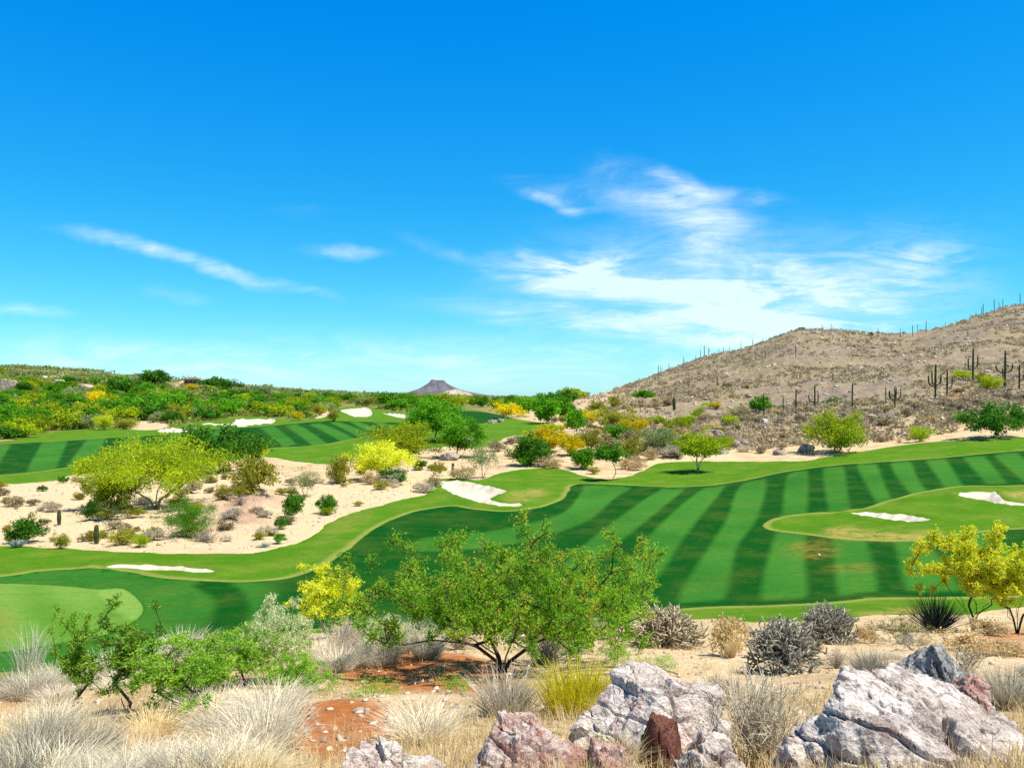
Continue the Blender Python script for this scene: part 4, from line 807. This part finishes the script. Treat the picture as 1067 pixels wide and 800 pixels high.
SAG = '''
796,437,25,0|single-stemmed saguaro standing in front of the small green bush on the bare hill
816,434,18,0|short plain saguaro between the small green bush and the next column on the bare hill
829.5,433,24,0|plain saguaro column third from the small green bush, low on the bare hill
849,426.5,27,2|saguaro with two stubby arms left of the flat green patch on the bare hill
888,426.5,25,0|plain saguaro column right of the flat green patch on the bare hill
923,416,18,0|short plain saguaro just left of the candelabra saguaro
932.5,421.5,23,5|candelabra saguaro with a round crown of upturned arms
974.5,406,36,3|tall saguaro with wide low arms on the right part of the hill
986.7,404,28,1|saguaro right beside the wide-armed one on the right of the hill
1013.7,390,35,2|armed saguaro beside the bright yellow-green bush on the hill
1047,394.5,41,3|tallest saguaro, with a cluster of arms at its base, near the right edge
1062,395.5,28,1|saguaro at the right edge beside the tallest one
787.5,372,9,0|faint small saguaro on the left face of the bare hill
829,366,12,0|faint small saguaro in the middle of the bare hill face
748,397,10,0|faint small saguaro at the left end of the hill face
702.5,428,13,0|slim saguaro above the yellow-green shrub at the foot of the hill
667,432,11,0|slim saguaro behind the right small yellow bush
700,412,8,0|tiny saguaro on the hill flank right of the flat-topped tree
868,393,9,0|tiny saguaro in the middle of the hill above the flat green patch
1008,352,9,1|small saguaro high on the right shoulder of the hill
472,494.5,13,0|short thick cactus stump above the centre bunker
61.6,546,16,0|left one of the two young saguaros on the sandy waste
100.5,566,20,0|right one of the two young saguaros on the sandy waste
'''
sr = random.Random(3)
def saguaro(px, py, h, arms, label, group=None, slim=1.0):
    p = spot(px, py, 600); s = p.y / F; H = h * s; r = max(.10, min(.21, H * .030)) * slim
    if h in (13, 16, 20): r = H * .125
    o = link('saguaro', None, None, p); o.empty_display_size = .3; tag(o, label, 'cactus', group)
    path, rad = column_path(H, r, sr); link('stem', sag_mesh('saguaro_stem', path, rad), o)
    for k in range(arms):
        az = (0, 3.14, 1.2, 4.2, 2.2)[k] + sr.uniform(-.35, .35); z = H * sr.uniform(.28, .46); reach = H * sr.uniform(.13, .22)
        if arms == 5: z = H * sr.uniform(.32, .42); reach = H * .24; top = H * sr.uniform(.72, .95)
        else: top = z + H * sr.uniform(.18, .42)
        pa, ra = arm_path(az, z, reach, top, r * .72); link('arm', sag_mesh('saguaro_arm', pa, ra), o)
for ln in SAG.strip().split('\n'):
    pos, label = ln.split('|'); px, py, h, ar = [float(t) for t in pos.split(',')]; saguaro(px, py, h, int(ar), label)
CREST = '749,363,7 754,362,8 760,359.5,7 772,356,9 784,353.5,8 856.5,341.5,7 866,342,7 915,348,9 938,349,9 941,348.5,6 951,348,11 956,346,8 965,345.5,12 1011,329,6 1017,327.5,7 1022.6,326,9 1024.5,325,12 1036,321.5,12 1041,321,8 1045,319,9 1063,315.5,11 666,396,5 686,391,10 688.5,391,8 697,387.5,9 712,378,9 730,371,9 734,372,12 738,367,9 717,401,6 747,396,9 725,374,5 795,350,5 905,349,5 985,339,6 996,335,5'
for q in CREST.split():
    px, py, h = [float(t) for t in q.split(',')]; saguaro(px, py, h * 1.1, 1 if sr.random() < .25 else 0, 'tiny saguaro standing against the sky along the crest of the bare hill', 'saguaros along the hill crest', .85)

# ------------------------------------------------------------------ chollas: jointed spiny branches
M_chol, g, b = new_mat('cholla_skin', .9, .1); g.put(b.inputs['Base Color'], g.mix(attr(g, 'tint').outputs['Fac'], (.16, .13, .075), (.72, .63, .46)))
M_chol2, g, b = new_mat('cholla_grey_skin', .9, .1); g.put(b.inputs['Base Color'], g.mix(attr(g, 'tint').outputs['Fac'], (.11, .105, .08), (.62, .60, .50)))
def cholla(px, py, w_, h_, label, mat, seed, n0=26, lens=.14):
    rs = np.random.RandomState(seed); p0 = spot(px, py); s = p0.y / F; a, b_, ra, rb = [], [], [], []
    st = [(np.array([rs.normal() * .05, rs.normal() * .05, 0.]), np.array([math.cos(t) * math.sin(q), math.sin(t) * math.sin(q), math.cos(q)]), 0) for t, q in zip(rs.uniform(0, 6.28, n0), np.abs(rs.normal(size=n0)) * .75)]
    while st:
        p, d, g_ = st.pop()
        if g_ > 7 or len(a) > 4200: continue
        L = lens * rs.uniform(.7, 1.25); e = p + d * L
        if e[2] < -.02 or e[2] > 1.02 or np.hypot(e[0], e[1]) > .72: continue
        r = .0125 if g_ else .02; m = p + (e - p) * .5; a += [p, m]; b_ += [m, e]; ra += [r * .8, r * 1.1]; rb += [r * 1.1, r * .7]
        for k in range(rs.choice([1, 2, 2, 3] if g_ < 5 else [0, 1])):
            nd = d + rs.normal(size=3) * .55 + [0, 0, .12]; st.append((e, nd / np.linalg.norm(nd), g_ + 1))
    a, b_, ra, rb = map(np.array, (a, b_, ra, rb)); V, Q = tubes(a, b_, ra, rb, 6); ns = 16; k = np.repeat(np.arange(len(a)), ns); f = rs.rand(len(k))[:, None]
    C = a[k] * (1 - f) + b_[k] * f; dv = rs.normal(size=(len(k), 3)); dv /= np.linalg.norm(dv, axis=1, keepdims=True); tip = C + dv * (ra[k] * 2.3)[:, None]; sd = np.cross(dv, rs.normal(size=(len(k), 3))); sd = sd / np.linalg.norm(sd, axis=1, keepdims=True) * .0035
    SV = np.stack([C - sd, C + sd, tip, tip], 1); SV[:, 3] += sd * .3; SV = SV.reshape(-1, 3); SQ = np.arange(len(SV)).reshape(-1, 4)
    sc = np.array([w_ * s / 1.3, w_ * s / 1.3, h_ * s]); o = link('cholla_cactus', None, None, p0); o.rotation_euler.z = seed; tag(o, label, 'cactus')
    link('branches', mesh_np('cholla_branches', V * sc, Q, mat, True, tint=np.repeat(np.clip(rs.normal(size=len(a)) * .25 + .40, 0, 1), 12)), o)
    link('spines', mesh_np('cholla_spines', SV * sc, SQ, mat, tint=np.repeat(rs.uniform(.6, 1, len(k)), 4)), o)
cholla(695, 672, 78, 46, 'tan spiny cholla just right of the foreground mesquite, the leftmost of the three chollas', M_chol, 3)
cholla(817, 698, 78, 57, 'dark grey cholla in the middle of the three, nearest to the big grey boulder', M_chol2, 8, 30)
cholla(864, 668, 58, 44, 'grey cholla behind and right of the dark grey cholla, at the edge of the rough', M_chol2, 12)
cholla(1014, 704, 34, 30, 'small sparse dark cholla behind the blue-grey boulder', M_chol, 21, 6, .22)

# ------------------------------------------------------------------ boulders
def rock_mat(name, c1, c2, c3, dark=(.10, .085, .08), sc=1.0):
    m, g, b = new_mat(name, .85, .2); co = obj_co(g); n1 = g.noise(co, 2.2 * sc, 6, .65, .6); n2 = g.noise(g.mapv(co, (1, 1, 1), (.4, .7, 1.9)), 4.5 * sc, 7, .7, 1.0); n3 = g.noise(co, 26 * sc, 5, .75)
    vo = g.n('ShaderNodeTexVoronoi', feature='DISTANCE_TO_EDGE'); g.put(vo.inputs['Vector'], g.mix(.12, co, g.n('ShaderNodeTexNoise').outputs['Color'])); vo.inputs['Scale'].default_value = 3.2 * sc
    n4 = g.noise(g.mapv(co, (1, 1, 2.2), (.3, .5, .2)), 9 * sc, 8, .75, .5)
    c = g.mix(g.ramp(n1, .42, .58), c1, c2); c = g.mix(g.ramp(n2, .50, .62), c, c3); c = g.mix(g.ramp(n4, .50, .62, 0, .85), c, [.55 * q + .45 * w_ for q, w_ in zip(dark, c3)]); c = g.mix(g.ramp(n3, .54, .68, 0, .8), c, dark)
    c = g.mix(g.ramp(g.noise(co, 1.1 * sc, 6, .7, 1.2), .60, .70, 0, .8), c, dark)
    c = g.mix(g.m('MULTIPLY', g.ramp(vo.outputs['Distance'], .0, .022, .55, 0), g.ramp(n2, .48, .62)), c, dark)
    mic = g.ramp(g.noise(co, 70 * sc, 3, .7), .25, .75, .78, 1.18); c = g.mix(1.0, c, mic, 'MULTIPLY')
    g.put(b.inputs['Base Color'], c)
    h = g.m('ADD', g.m('ADD', g.m('MULTIPLY', n2, .8), g.m('MULTIPLY', n3, .4)), g.m('MULTIPLY', g.ramp(vo.outputs['Distance'], 0, .06), .12))
    g.put(b.inputs['Normal'], g.bump(h, .9, .09)); return m
R_grey = rock_mat('grey_rock', (.58, .51, .475), (.80, .74, .70), (.38, .29, .27)); R_blue = rock_mat('bluegrey_rock', (.36, .37, .38), (.68, .67, .64), (.18, .185, .19), sc=1.4)
R_white = rock_mat('white_rock', (.78, .70, .65), (.88, .83, .78), (.58, .43, .40), (.16, .115, .10), 1.5); R_pink = rock_mat('pink_rock', (.58, .38, .33), (.76, .65, .60), (.48, .25, .20), (.2, .11, .09), 1.3)
R_red = rock_mat('redbrown_rock', (.23, .085, .06), (.33, .15, .11), (.16, .06, .045), (.06, .03, .025), 1.6); R_dark = rock_mat('tan_rock', (.30, .25, .21), (.50, .43, .37), (.16, .13, .115), sc=.5)
def boulder(name, box, Y, depth, mat, seed, label, planes=(), nplanes=16, rough=.10, lvl=6, cat='boulder', sink=.25, tilt=0., group=None, strata=0., top=.72, cells=40):
    """angular rock cut by planes and roughened; box = its left, top, right, bottom in the photo at distance Y"""
    import bmesh
    rs = np.random.RandomState(seed); s = Y / F; x0, y0, x1, y1 = box; W = (x1 - x0) * s; H = (y1 - y0) * s
    bm = bmesh.new(); bmesh.ops.create_icosphere(bm, subdivisions=lvl, radius=1.0); me = bpy.data.meshes.new(name); bm.to_mesh(me); bm.free()
    V = np.zeros(len(me.vertices) * 3); me.vertices.foreach_get('co', V); V = V.reshape(-1, 3); d = V / np.linalg.norm(V, axis=1, keepdims=True)
    N = rs.normal(size=(nplanes, 3)); N /= np.linalg.norm(N, axis=1, keepdims=True); D = rs.uniform(.62, .95, nplanes)
    if len(planes): N = np.concatenate([N, np.array([q[:3] for q in planes], float)]); N /= np.linalg.norm(N, axis=1, keepdims=True); D = np.concatenate([D, [q[3] for q in planes]])
    dot = d @ N.T; rr = np.where(dot > .05, D[None] / np.maximum(dot, .05), 9).min(1); rr = np.minimum(rr, 1.12)
    rr = np.minimum(rr, (top + rs.uniform(-.05, .05)) / np.maximum(d[:, 2] + .12 * d[:, 0], .05)); p = d * rr[:, None]
    p = p * (1 + rough * 1.3 * fbm3(d * 2.1 + seed, 3)[:, None])
    crack = fbm3(p * np.array([2.2, 2.2, 3.6]) + seed * 3.1, 4, True)
    p = p + d * (rough * .9 * crack)[:, None] + d * (rough * .35 * fbm3(p * 9 + seed, 3, True))[:, None]
    if lvl > 4:      # blocks split off along joints
        sd_ = rs.normal(size=(cells, 3)); sd_ = sd_ / np.linalg.norm(sd_, axis=1, keepdims=True) * rs.uniform(.45, .95, (cells, 1)); q = p + .10 * np.stack([fbm3(p * 3 + k_ * 9, 3) for k_ in range(3)], 1)
        dd = np.linalg.norm((q[:, None] - sd_[None]) * [1, 1, 1.5], axis=2); k1 = dd.argmin(1); so = np.partition(dd, 1, axis=1); gap = so[:, 1] - so[:, 0]
        p = p + d * (rs.uniform(-.085, .05, cells)[k1] * sstep(gap, .0, .03) - .07 * sstep(gap, .035, .0))[:, None]
    if strata:
        q = p @ np.array([.55, .25, .8]); st = np.abs(((q * 4.3 + .5 * fbm3(p * 2.5, 2)) % 1) - .5); p = p - d * (strata * sstep(st, .10, .0))[:, None]
    lo, hi = p.min(0), p.max(0); p = (p - lo) / (hi - lo) - .5
    full = H / (1 - sink); V = p * [W, depth, full]
    if tilt: c_, s_ = math.cos(tilt), math.sin(tilt); V = V @ np.array([[c_, 0, s_], [0, 1, 0], [-s_, 0, c_]]) 
    me.vertices.foreach_set('co', V.astype(np.float32).ravel()); me.polygons.foreach_set('use_smooth', np.zeros(len(me.polygons), bool)); me.update(); me.materials.append(mat)
    xc = ((x0 + x1) / 2 - CX) * s; zt = -(y0 - CY) * s; o = link(name, me, None, (xc, Y, zt - full / 2)); return tag(o, label, cat, group)
boulder('boulder', (800, 700, 1150, 900), 5.15, 1.7, R_grey, 4, 'big pale grey slab of rock with a black hollow, in the lower right corner', planes=[(.36, -.22, .90, .40), (-.70, -.60, -.40, .46), (-.86, -.30, .40, .74), (-.15, -.9, -.40, .46), (-.2, -.55, .8, .62)], nplanes=8, rough=.17, lvl=7, strata=.05, cells=60)
boulder('boulder', (922, 670, 1040, 790), 6.6, .9, R_blue, 9, 'blue-grey pointed rock behind the top of the big grey slab', planes=[(-.55, -.6, .35, .55), (.5, -.3, .8, .6)], rough=.19)
boulder('boulder', (580, 707, 776, 880), 5.9, 1.2, R_white, 21, 'white rock with dark cracks and a rounded top in the bottom centre', planes=[(.45, -.35, .80, .62), (-.50, -.25, .80, .60), (.85, -.3, .35, .80), (-.9, -.3, .2, .86)], nplanes=6, rough=.13, lvl=7, strata=.03, top=.60)
boulder('rock', (664, 746, 720, 850), 5.15, .42, R_red, 33, 'red-brown wedge of rock leaning against the white rock', planes=[(-.3, -.85, .3, .45), (.6, -.5, .5, .5)], rough=.12, lvl=6, cells=9)
boulder('boulder', (474, 754, 628, 960), 4.95, .8, R_pink, 41, 'pink and white rock left of the white rock at the bottom edge', planes=[(.30, -.45, .84, .58), (-.45, -.4, .80, .62)], nplanes=6, rough=.14, lvl=7, strata=.03, top=.52)
boulder('boulder', (332, 766, 480, 960), 4.75, .7, R_white, 52, 'low whitish rock at the bottom edge, leftmost of the foreground rocks', planes=[(.2, -.4, .9, .56)], nplanes=6, rough=.13, top=.5)
boulder('rock', (606, 778, 684, 900), 4.9, .4, R_pink, 61, 'small pinkish rock between the pink rock and the red-brown wedge', rough=.14, top=.55, cells=14)
boulder('rock', (700, 772, 794, 880), 4.85, .5, R_grey, 73, 'grey rock at the bottom edge right of the red-brown wedge', rough=.18)
boulder('rock', (708, 758, 765, 850), 5.4, .4, R_white, 77, 'small pale block wedged behind the red-brown rock', rough=.10, lvl=5)
boulder('rock', (745, 748, 764, 772), 5.7, .16, R_white, 88, 'little white stone at the right foot of the white rock', rough=.1, lvl=4)
boulder('rock', (990, 705, 1030, 770), 5.9, .4, R_pink, 91, 'pinkish stone wedged between the blue-grey rock and the big slab', rough=.12, lvl=5)
for i, (px, py, w_, h_, m_, lb) in enumerate([(745, 458, 24, 11, R_dark, 'dark-shadowed boulder among brush at the foot of the bare hill'), (766, 466, 14, 8, R_dark, 'tan boulder right of the dark-shadowed boulder at the foot of the hill'), (797, 443, 6, 6, R_white, 'small white boulder at the base of the single-stemmed saguaro'),
        (775, 462, 12, 7, R_dark, 'low boulder second right of the dark-shadowed boulder'), (752, 474, 16, 8, R_dark, 'tan boulder right of the lime tree on the rough'), (812, 474, 14, 6, R_dark, 'flat boulder above the rough between the lime tree and the large lime bush'), (840, 472, 18, 8, R_dark, 'tan boulder left of the large lime-green bush'),
        (8, 409, 20, 12, R_dark, 'pale pinkish rock outcrop on the left hillside at the picture edge'), (92, 407, 14, 7, R_pink, 'pink rock outcrop just above the golden tree on the left hillside'), (192, 420, 11, 5, R_white, 'white rock outcrop in the woods below the distant house'), (209, 421, 13, 5, R_dark, 'dark grey rock outcrop right of the white one below the distant house'),
        (60, 398, 14, 5, R_pink, 'pale outcrop on the upper left hillside'), (48, 391, 10, 4, R_white, 'pale outcrop near the left skyline'), (188, 436, 14, 7, R_dark, 'tan boulder right of the black-looking tree beyond the left fairway'), (468, 480, 22, 8, R_dark, 'dark brown rock pile under the rounded green tree in the middle'),
        (118, 534, 7, 4, R_white, 'white stone under the small lime palo verde on the sand'), (513, 441, 10, 4, R_dark, 'pale rock beside the far fairway below the orange-yellow tree'), (522, 440, 8, 4, R_dark, 'smaller pale rock at the end of the far fairway'), (850, 347, 9, 4, R_dark, 'dark rocky knob below the rounded crest of the bare hill')]):
    p = spot(px, py, 600); boulder('rock_outcrop' if h_ < 13 else 'boulder', (px - w_ / 2, CY - F * p.z / p.y - h_, px + w_ / 2, CY - F * p.z / p.y + 1), p.y + .3, w_ * p.y / F * .8, m_, 200 + i, lb, rough=.16, lvl=4, sink=.3, cat='rock')

# ------------------------------------------------------------------ distant mesa, house, small things
def mesa():
    Y = 4200.; s = Y / F; nr, na = 46, 120; V = []; Q = []
    prof = [(0, 0), (7.0, .0), (8.2, 2.4), (13, 5.2), (20, 9.2), (30, 12.4), (48, 15.6), (85, 19)]
    rr = np.concatenate([np.linspace(0, 11.5, 12), np.linspace(12.2, 85, nr - 12)]); dz = np.interp(rr, *zip(*prof))
    for i in range(nr):
        for k in range(na):
            an = k * 6.2832 / na; gl = vnoise(np.array([math.cos(an) * 4 + 9]), np.array([math.sin(an) * 4 + rr[i] * .05]))[0] + .6 * vnoise(np.array([math.cos(an) * 11 + 3]), np.array([math.sin(an) * 11 + rr[i] * .1]))[0]
            r_ = rr[i] * (1 + .16 * gl * min(1, rr[i] / 20)); x = r_ * math.cos(an) * (1.05 if math.cos(an) > 0 else .95); y = r_ * math.sin(an)
            V.append((( 456 + x - CX) * s, Y + y * s, (CY - 396.2 - dz[i] + (.8 * math.exp(-((x + 7) / 4) ** 2)) + gl * .9 * (1 if i > 11 else .3)) * s))
    for i in range(nr - 1):
        for k in range(na): Q.append((i * na + k, i * na + (k + 1) % na, (i + 1) * na + (k + 1) % na, (i + 1) * na + k))
    m, g, b = new_mat('mesa_rock_hazed', .95, .05); co = obj_co(g); g.put(b.inputs['Base Color'], g.mix(g.ramp(g.noise(co, .02, 6, .7), .35, .65), (.085, .085, .115), (.17, .16, .185)))  # violet-grey of distance haze is put into the rock colour
    return tag(link('mesa', mesh_np('mesa', np.array(V), np.array(Q), m, True)), kind='structure')
mesa()
def knoll():
    Y = 3300.; s = Y / F; V = []; Q = []; nr, na = 20, 48
    for i in range(nr):
        r_ = i / (nr - 1)
        for k in range(na):
            an = k * 6.2832 / na; V.append(((474 + 24 * r_ * math.cos(an) - CX) * s, Y + 14 * r_ * math.sin(an) * s, (CY - 405.6 - 8 * r_ ** 1.4 + .7 * vnoise(np.array([an * 3 + 5]), np.array([r_ * 6]))[0]) * s))
    for i in range(nr - 1):
        for k in range(na): Q.append((i * na + k, i * na + (k + 1) % na, (i + 1) * na + (k + 1) % na, (i + 1) * na + k))
    m, g, b = new_mat('pale_knoll_soil', .95, .05); co = obj_co(g); g.put(b.inputs['Base Color'], g.mix(g.ramp(g.noise(co, .03, 6, .7), .4, .6), (.50, .42, .38), (.24, .21, .17)))
    tag(link('pale_hill', mesh_np('pale_hill', np.array(V), np.array(Q), m, True)), kind='structure')
knoll()
def boxes(lst):
    V, Q = [], []
    for (cx, cy, cz, sx, sy, sz) in lst:
        n = len(V); V += [(cx + a * sx / 2, cy + b_ * sy / 2, cz + c_ * sz / 2) for a in (-1, 1) for b_ in (-1, 1) for c_ in (-1, 1)]
        Q += [tuple(n + i for i in f) for f in ((0, 1, 3, 2), (4, 6, 7, 5), (0, 4, 5, 1), (2, 3, 7, 6), (0, 2, 6, 4), (1, 5, 7, 3))]
    return V, Q
def box_part(name, lst, mat, parent, bev=.0):
    V, Q = boxes(lst); me = bpy.data.meshes.new(name); me.from_pydata(V, [], Q); me.materials.append(mat); return link(name, me, parent)
def plain(name, col, rough=.8):
    m, g, b = new_mat(name, rough, .2); co = obj_co(g); g.put(b.inputs['Base Color'], g.mix(g.ramp(g.noise(co, 1.5, 4), .3, .7), [x * .85 for x in col], [min(1, x * 1.12) for x in col])); return m
p = spot(200, 400.5, 1200); s = p.y / F
house = tag(link('house', None, None, p), 'low flat-roofed brown house near the top of the wooded left hillside', 'house'); house.rotation_euler.z = .15
hw = 15 * s; mw = plain('stucco_wall', (.30, .20, .15)); mr = plain('roof_tile', (.40, .22, .17)); md = plain('dark_glass', (.03, .03, .035), .2); mc = plain('pale_wall', (.62, .50, .38))
zb = 0.0; H = 7.6 * s
box_part('wall', [(0, 0, H * .42, hw * .9, 9, H * .84)], mw, house)
rf = box_part('roof', [(0, -.4, H * .90, hw * 1.06, 11, H * .12), (hw * .05, 0, H * 1.02, hw * .5, 7, H * .14)], mr, house); box_part('chimney', [(hw * .2, 0, H * 1.2, hw * .06, 1.2, H * .26)], mw, rf)
for k in range(3): wv = box_part('window', [(hw * (-.28 + .28 * k), -4.56, H * .45, hw * .17, .14, H * .42)], md, house); box_part('sill', [(hw * (-.28 + .28 * k), -4.66, H * .21, hw * .2, .3, H * .05)], mc, wv)
box_part('terrace_wall', [(-hw * .95, -1, H * .12, hw * 1.0, 5, H * .5)], mc, house)
p = spot(357, 502.5); s = p.y / F
ub = tag(link('utility_box', None, None, p), 'small teal green utility box at the foot of the olive shrub by the yellow tree', 'utility box'); mt = plain('teal_paint', (.03, .13, .10), .45); mt2 = plain('teal_lid', (.045, .17, .14), .4)
box_part('cabinet', [(0, 0, 2.6 * s, 6 * s, 5 * s, 5.2 * s)], mt, ub); box_part('lid', [(0, 0, 5.5 * s, 6.6 * s, 5.6 * s, .7 * s)], mt2, ub); box_part('door', [(0, -2.55 * s, 2.7 * s, 4.6 * s, .12 * s, 4.2 * s)], mt2, ub)
def ball():
    import bmesh
    p = spot(853.5, 579.5); bm = bmesh.new(); bmesh.ops.create_uvsphere(bm, u_segments=12, v_segments=8, radius=.075); me = bpy.data.meshes.new('yardage_marker'); 
    for v in bm.verts: v.co.z = max(v.co.z, -.05) * .8
    bm.to_mesh(me); bm.free(); me.materials.append(plain('marker_paint', (.8, .72, .6))); tag(link('yardage_marker', me, None, (p.x, p.y, p.z + .05)), 'small white marker on the worn brown patch of the right fairway', 'marker')
ball()
# fallen bare branch on the soil right of the white rock
def twig():
    rs = np.random.RandomState(2); p = spot(708, 703); a, b_, r1, r2 = [], [], [], []; q = np.array([0, 0, .03]); d = np.array([-.6, .5, .35])
    for k in range(9):
        e = q + d * .17 + rs.normal(size=3) * [.03, .03, .02]; e[2] = max(e[2], .03); a.append(q); b_.append(e); r1.append(.014 - .0012 * k); r2.append(.0128 - .0012 * k)
        if k % 2: a.append(e); b_.append(e + rs.normal(size=3) * [.2, .2, .05] + [0, 0, .12]); r1.append(.007); r2.append(.003)
        q = e; d = d + rs.normal(size=3) * .1 - [0, 0, .09]
    V, Q = tubes(np.array(a), np.array(b_), np.array(r1), np.array(r2), 6); tag(link('fallen_branch', mesh_np('fallen_branch', V, Q, M_twig, True), None, p), 'bare curved fallen branch on the tan soil behind the white rock', 'branch')
twig()

# ------------------------------------------------------------------ sky, sun, camera
SUN = Vector((.40, -.20, .88)).normalized()
el = math.asin(SUN.z); azm = math.atan2(SUN.x, SUN.y)
w = bpy.data.worlds.new('World'); S.world = w; w.use_nodes = True; g = G(w.node_tree)
bg = w.node_tree.nodes['Background']; SK = .085; bg.inputs['Strength'].default_value = SK
sky = g.n('ShaderNodeTexSky', sky_type='NISHITA'); sky.sun_disc = False; sky.sun_elevation = el; sky.sun_rotation = azm
sky.air_density = 1.0; sky.dust_density = .35; sky.ozone_density = 3.0; sky.altitude = 700
hs = g.n('ShaderNodeHueSaturation'); hs.inputs['Saturation'].default_value = 1.45; hs.inputs['Hue'].default_value = .493; hs.inputs['Value'].default_value = 1.15; g.put(hs.inputs['Color'], sky.outputs[0])
sep = g.n('ShaderNodeSeparateColor'); g.put(sep.inputs[0], hs.outputs[0]); KE = SK * 1.464; cmb = g.n('ShaderNodeCombineColor')
for i_, (k_, e_) in enumerate(((.55, 1.1), (1.0, .78), (1.07, .32))):        # the phone's vivid rendering of the clear sky
    g.put(cmb.inputs[i_], g.m('MULTIPLY', g.m('POWER', g.m('MULTIPLY', sep.outputs[i_], KE), e_), k_ / KE))
tc = g.n('ShaderNodeTexCoord').outputs['Generated']; sp = g.n('ShaderNodeSeparateXYZ'); g.put(sp.inputs[0], tc)
yy = g.m('MAXIMUM', sp.outputs[1], .12); u = g.m('DIVIDE', sp.outputs[0], yy); v = g.m('DIVIDE', sp.outputs[2], yy)
cv = g.n('ShaderNodeCombineXYZ'); g.put(cv.inputs[0], u); g.put(cv.inputs[1], v)
wx = g.m('MULTIPLY', g.m('SUBTRACT', g.noise(cv.outputs[0], 5, 4, .6), .5), .13); wy = g.m('MULTIPLY', g.m('SUBTRACT', g.noise(g.mapv(cv.outputs[0], (1, 1, 1), (0, 0, 1.3)), 6, 4, .6), .5), .05)
u2 = g.m('ADD', u, wx); v2 = g.m('ADD', v, wy)
def streaks(rot, sx, sy, seed): return g.noise(g.mapv(cv.outputs[0], (sx, sy, 1), (0, 0, rot)), 1.0, 8, .64, 1.2)
F1 = g.ramp(streaks(R(-14), 5, 26, 0), .36, .68); F2 = g.ramp(streaks(R(10), 7, 30, 1), .36, .68); F3 = g.ramp(streaks(R(-35), 6, 16, 2), .36, .66)
fib = g.ramp(g.noise(g.mapv(cv.outputs[0], (18, 90, 1), (0, 0, R(-9))), 1.0, 6, .7, 1.5), .2, .62, .45, 1.0)
def cloud(px, py, rx, ry, deg, amt, tex, soft=1.0):
    """one cirrus streak in its compass direction and height above the horizon"""
    cu, cw = (px - CX) / F, (CY - py) / F; a = R(deg); x = g.m('SUBTRACT', u2, cu); y = g.m('SUBTRACT', v2, cw)
    p = g.m('DIVIDE', g.m('ADD', g.m('MULTIPLY', x, math.cos(a)), g.m('MULTIPLY', y, math.sin(a))), rx / F)
    q = g.m('DIVIDE', g.m('SUBTRACT', g.m('MULTIPLY', y, math.cos(a)), g.m('MULTIPLY', x, math.sin(a))), ry / F)
    d = g.m('SQRT', g.m('ADD', g.m('MULTIPLY', p, p), g.m('MULTIPLY', q, q)))
    return g.m('MULTIPLY', g.m('MULTIPLY', g.ramp(d, 1.4, .0), amt), g.m('ADD', g.m('MULTIPLY', g.m('MULTIPLY', tex, fib), .95), .12))
CL = [cloud(580, 209, 34, 8, -18, 1.15, F1), cloud(600, 200, 70, 16, -10, .45, F1), cloud(715, 225, 105, 28, -27, .95, F3), cloud(697, 192, 40, 12, -25, .6, F1), cloud(760, 205, 60, 12, -5, .4, F1),
      cloud(600, 282, 90, 24, -6, 1.1, F1), cloud(720, 300, 190, 38, -4, .9, F1), cloud(860, 305, 170, 60, 12, .62, F2), cloud(760, 290, 220, 70, -4, .34, F1), cloud(960, 278, 60, 20, 28, .45, F2),
      cloud(640, 338, 190, 17, -6, .95, F1), cloud(800, 335, 150, 30, 6, .8, F2), cloud(760, 262, 60, 40, -50, .45, F3),
      cloud(150, 262, 95, 9, -14, .52, F1), cloud(265, 289, 90, 8, -12, .52, F1), cloud(360, 264, 44, 7, -6, .75, F1), cloud(20, 326, 52, 7, -2, .7, F1), cloud(180, 308, 40, 7, -4, .4, F1),
      cloud(480, 272, 60, 9, -20, .3, F1), cloud(320, 380, 300, 34, 0, .48, F1), cloud(600, 378, 230, 32, 0, .55, F1), cloud(770, 315, 270, 62, -2, .42, F2), cloud(210, 276, 140, 8, -13, .5, F3), cloud(100, 370, 190, 25, -3, .4, F1), cloud(310, 222, 26, 8, 0, .12, F1)]
cl = CL[0]
for c_ in CL[1:]: cl = g.m('ADD', cl, c_)
cl = g.m('MULTIPLY', g.m('MINIMUM', cl, 1.0), g.ramp(sp.outputs[1], .12, .3))
deep = g.mix(1.0, cmb.outputs[0], g.ramp(sp.outputs[2], .43, .74, 1.0, .12), 'MULTIPLY')      # sky above the view dimmed on purpose to cut blue fill in shadows
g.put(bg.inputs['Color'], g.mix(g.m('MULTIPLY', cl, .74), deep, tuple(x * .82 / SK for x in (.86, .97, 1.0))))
ld = bpy.data.lights.new('sun', 'SUN'); ld.energy = 5.0; ld.angle = R(.53); ld.color = (1, .93, .80)
lo = link('sun', ld); lo.rotation_euler = SUN.to_track_quat('Z', 'Y').to_euler()
cd = bpy.data.cameras.new('camera'); cam = link('camera', cd); cam.location = (0, 0, 0); cam.rotation_euler = (R(90), 0, 0)
cd.sensor_width = 36; cd.lens = 36 * F / 1067; cd.shift_y = (CY - 400) / 1067; cd.clip_start = .05; cd.clip_end = 20000
S.camera = cam
S.view_settings.view_transform = 'Standard'; S.view_settings.look = 'None'; S.view_settings.exposure = .55; S.view_settings.gamma = 1
S.render.engine = 'CYCLES'; S.cycles.use_denoising = False; S.cycles.max_bounces = 6; S.cycles.transparent_max_bounces = 4
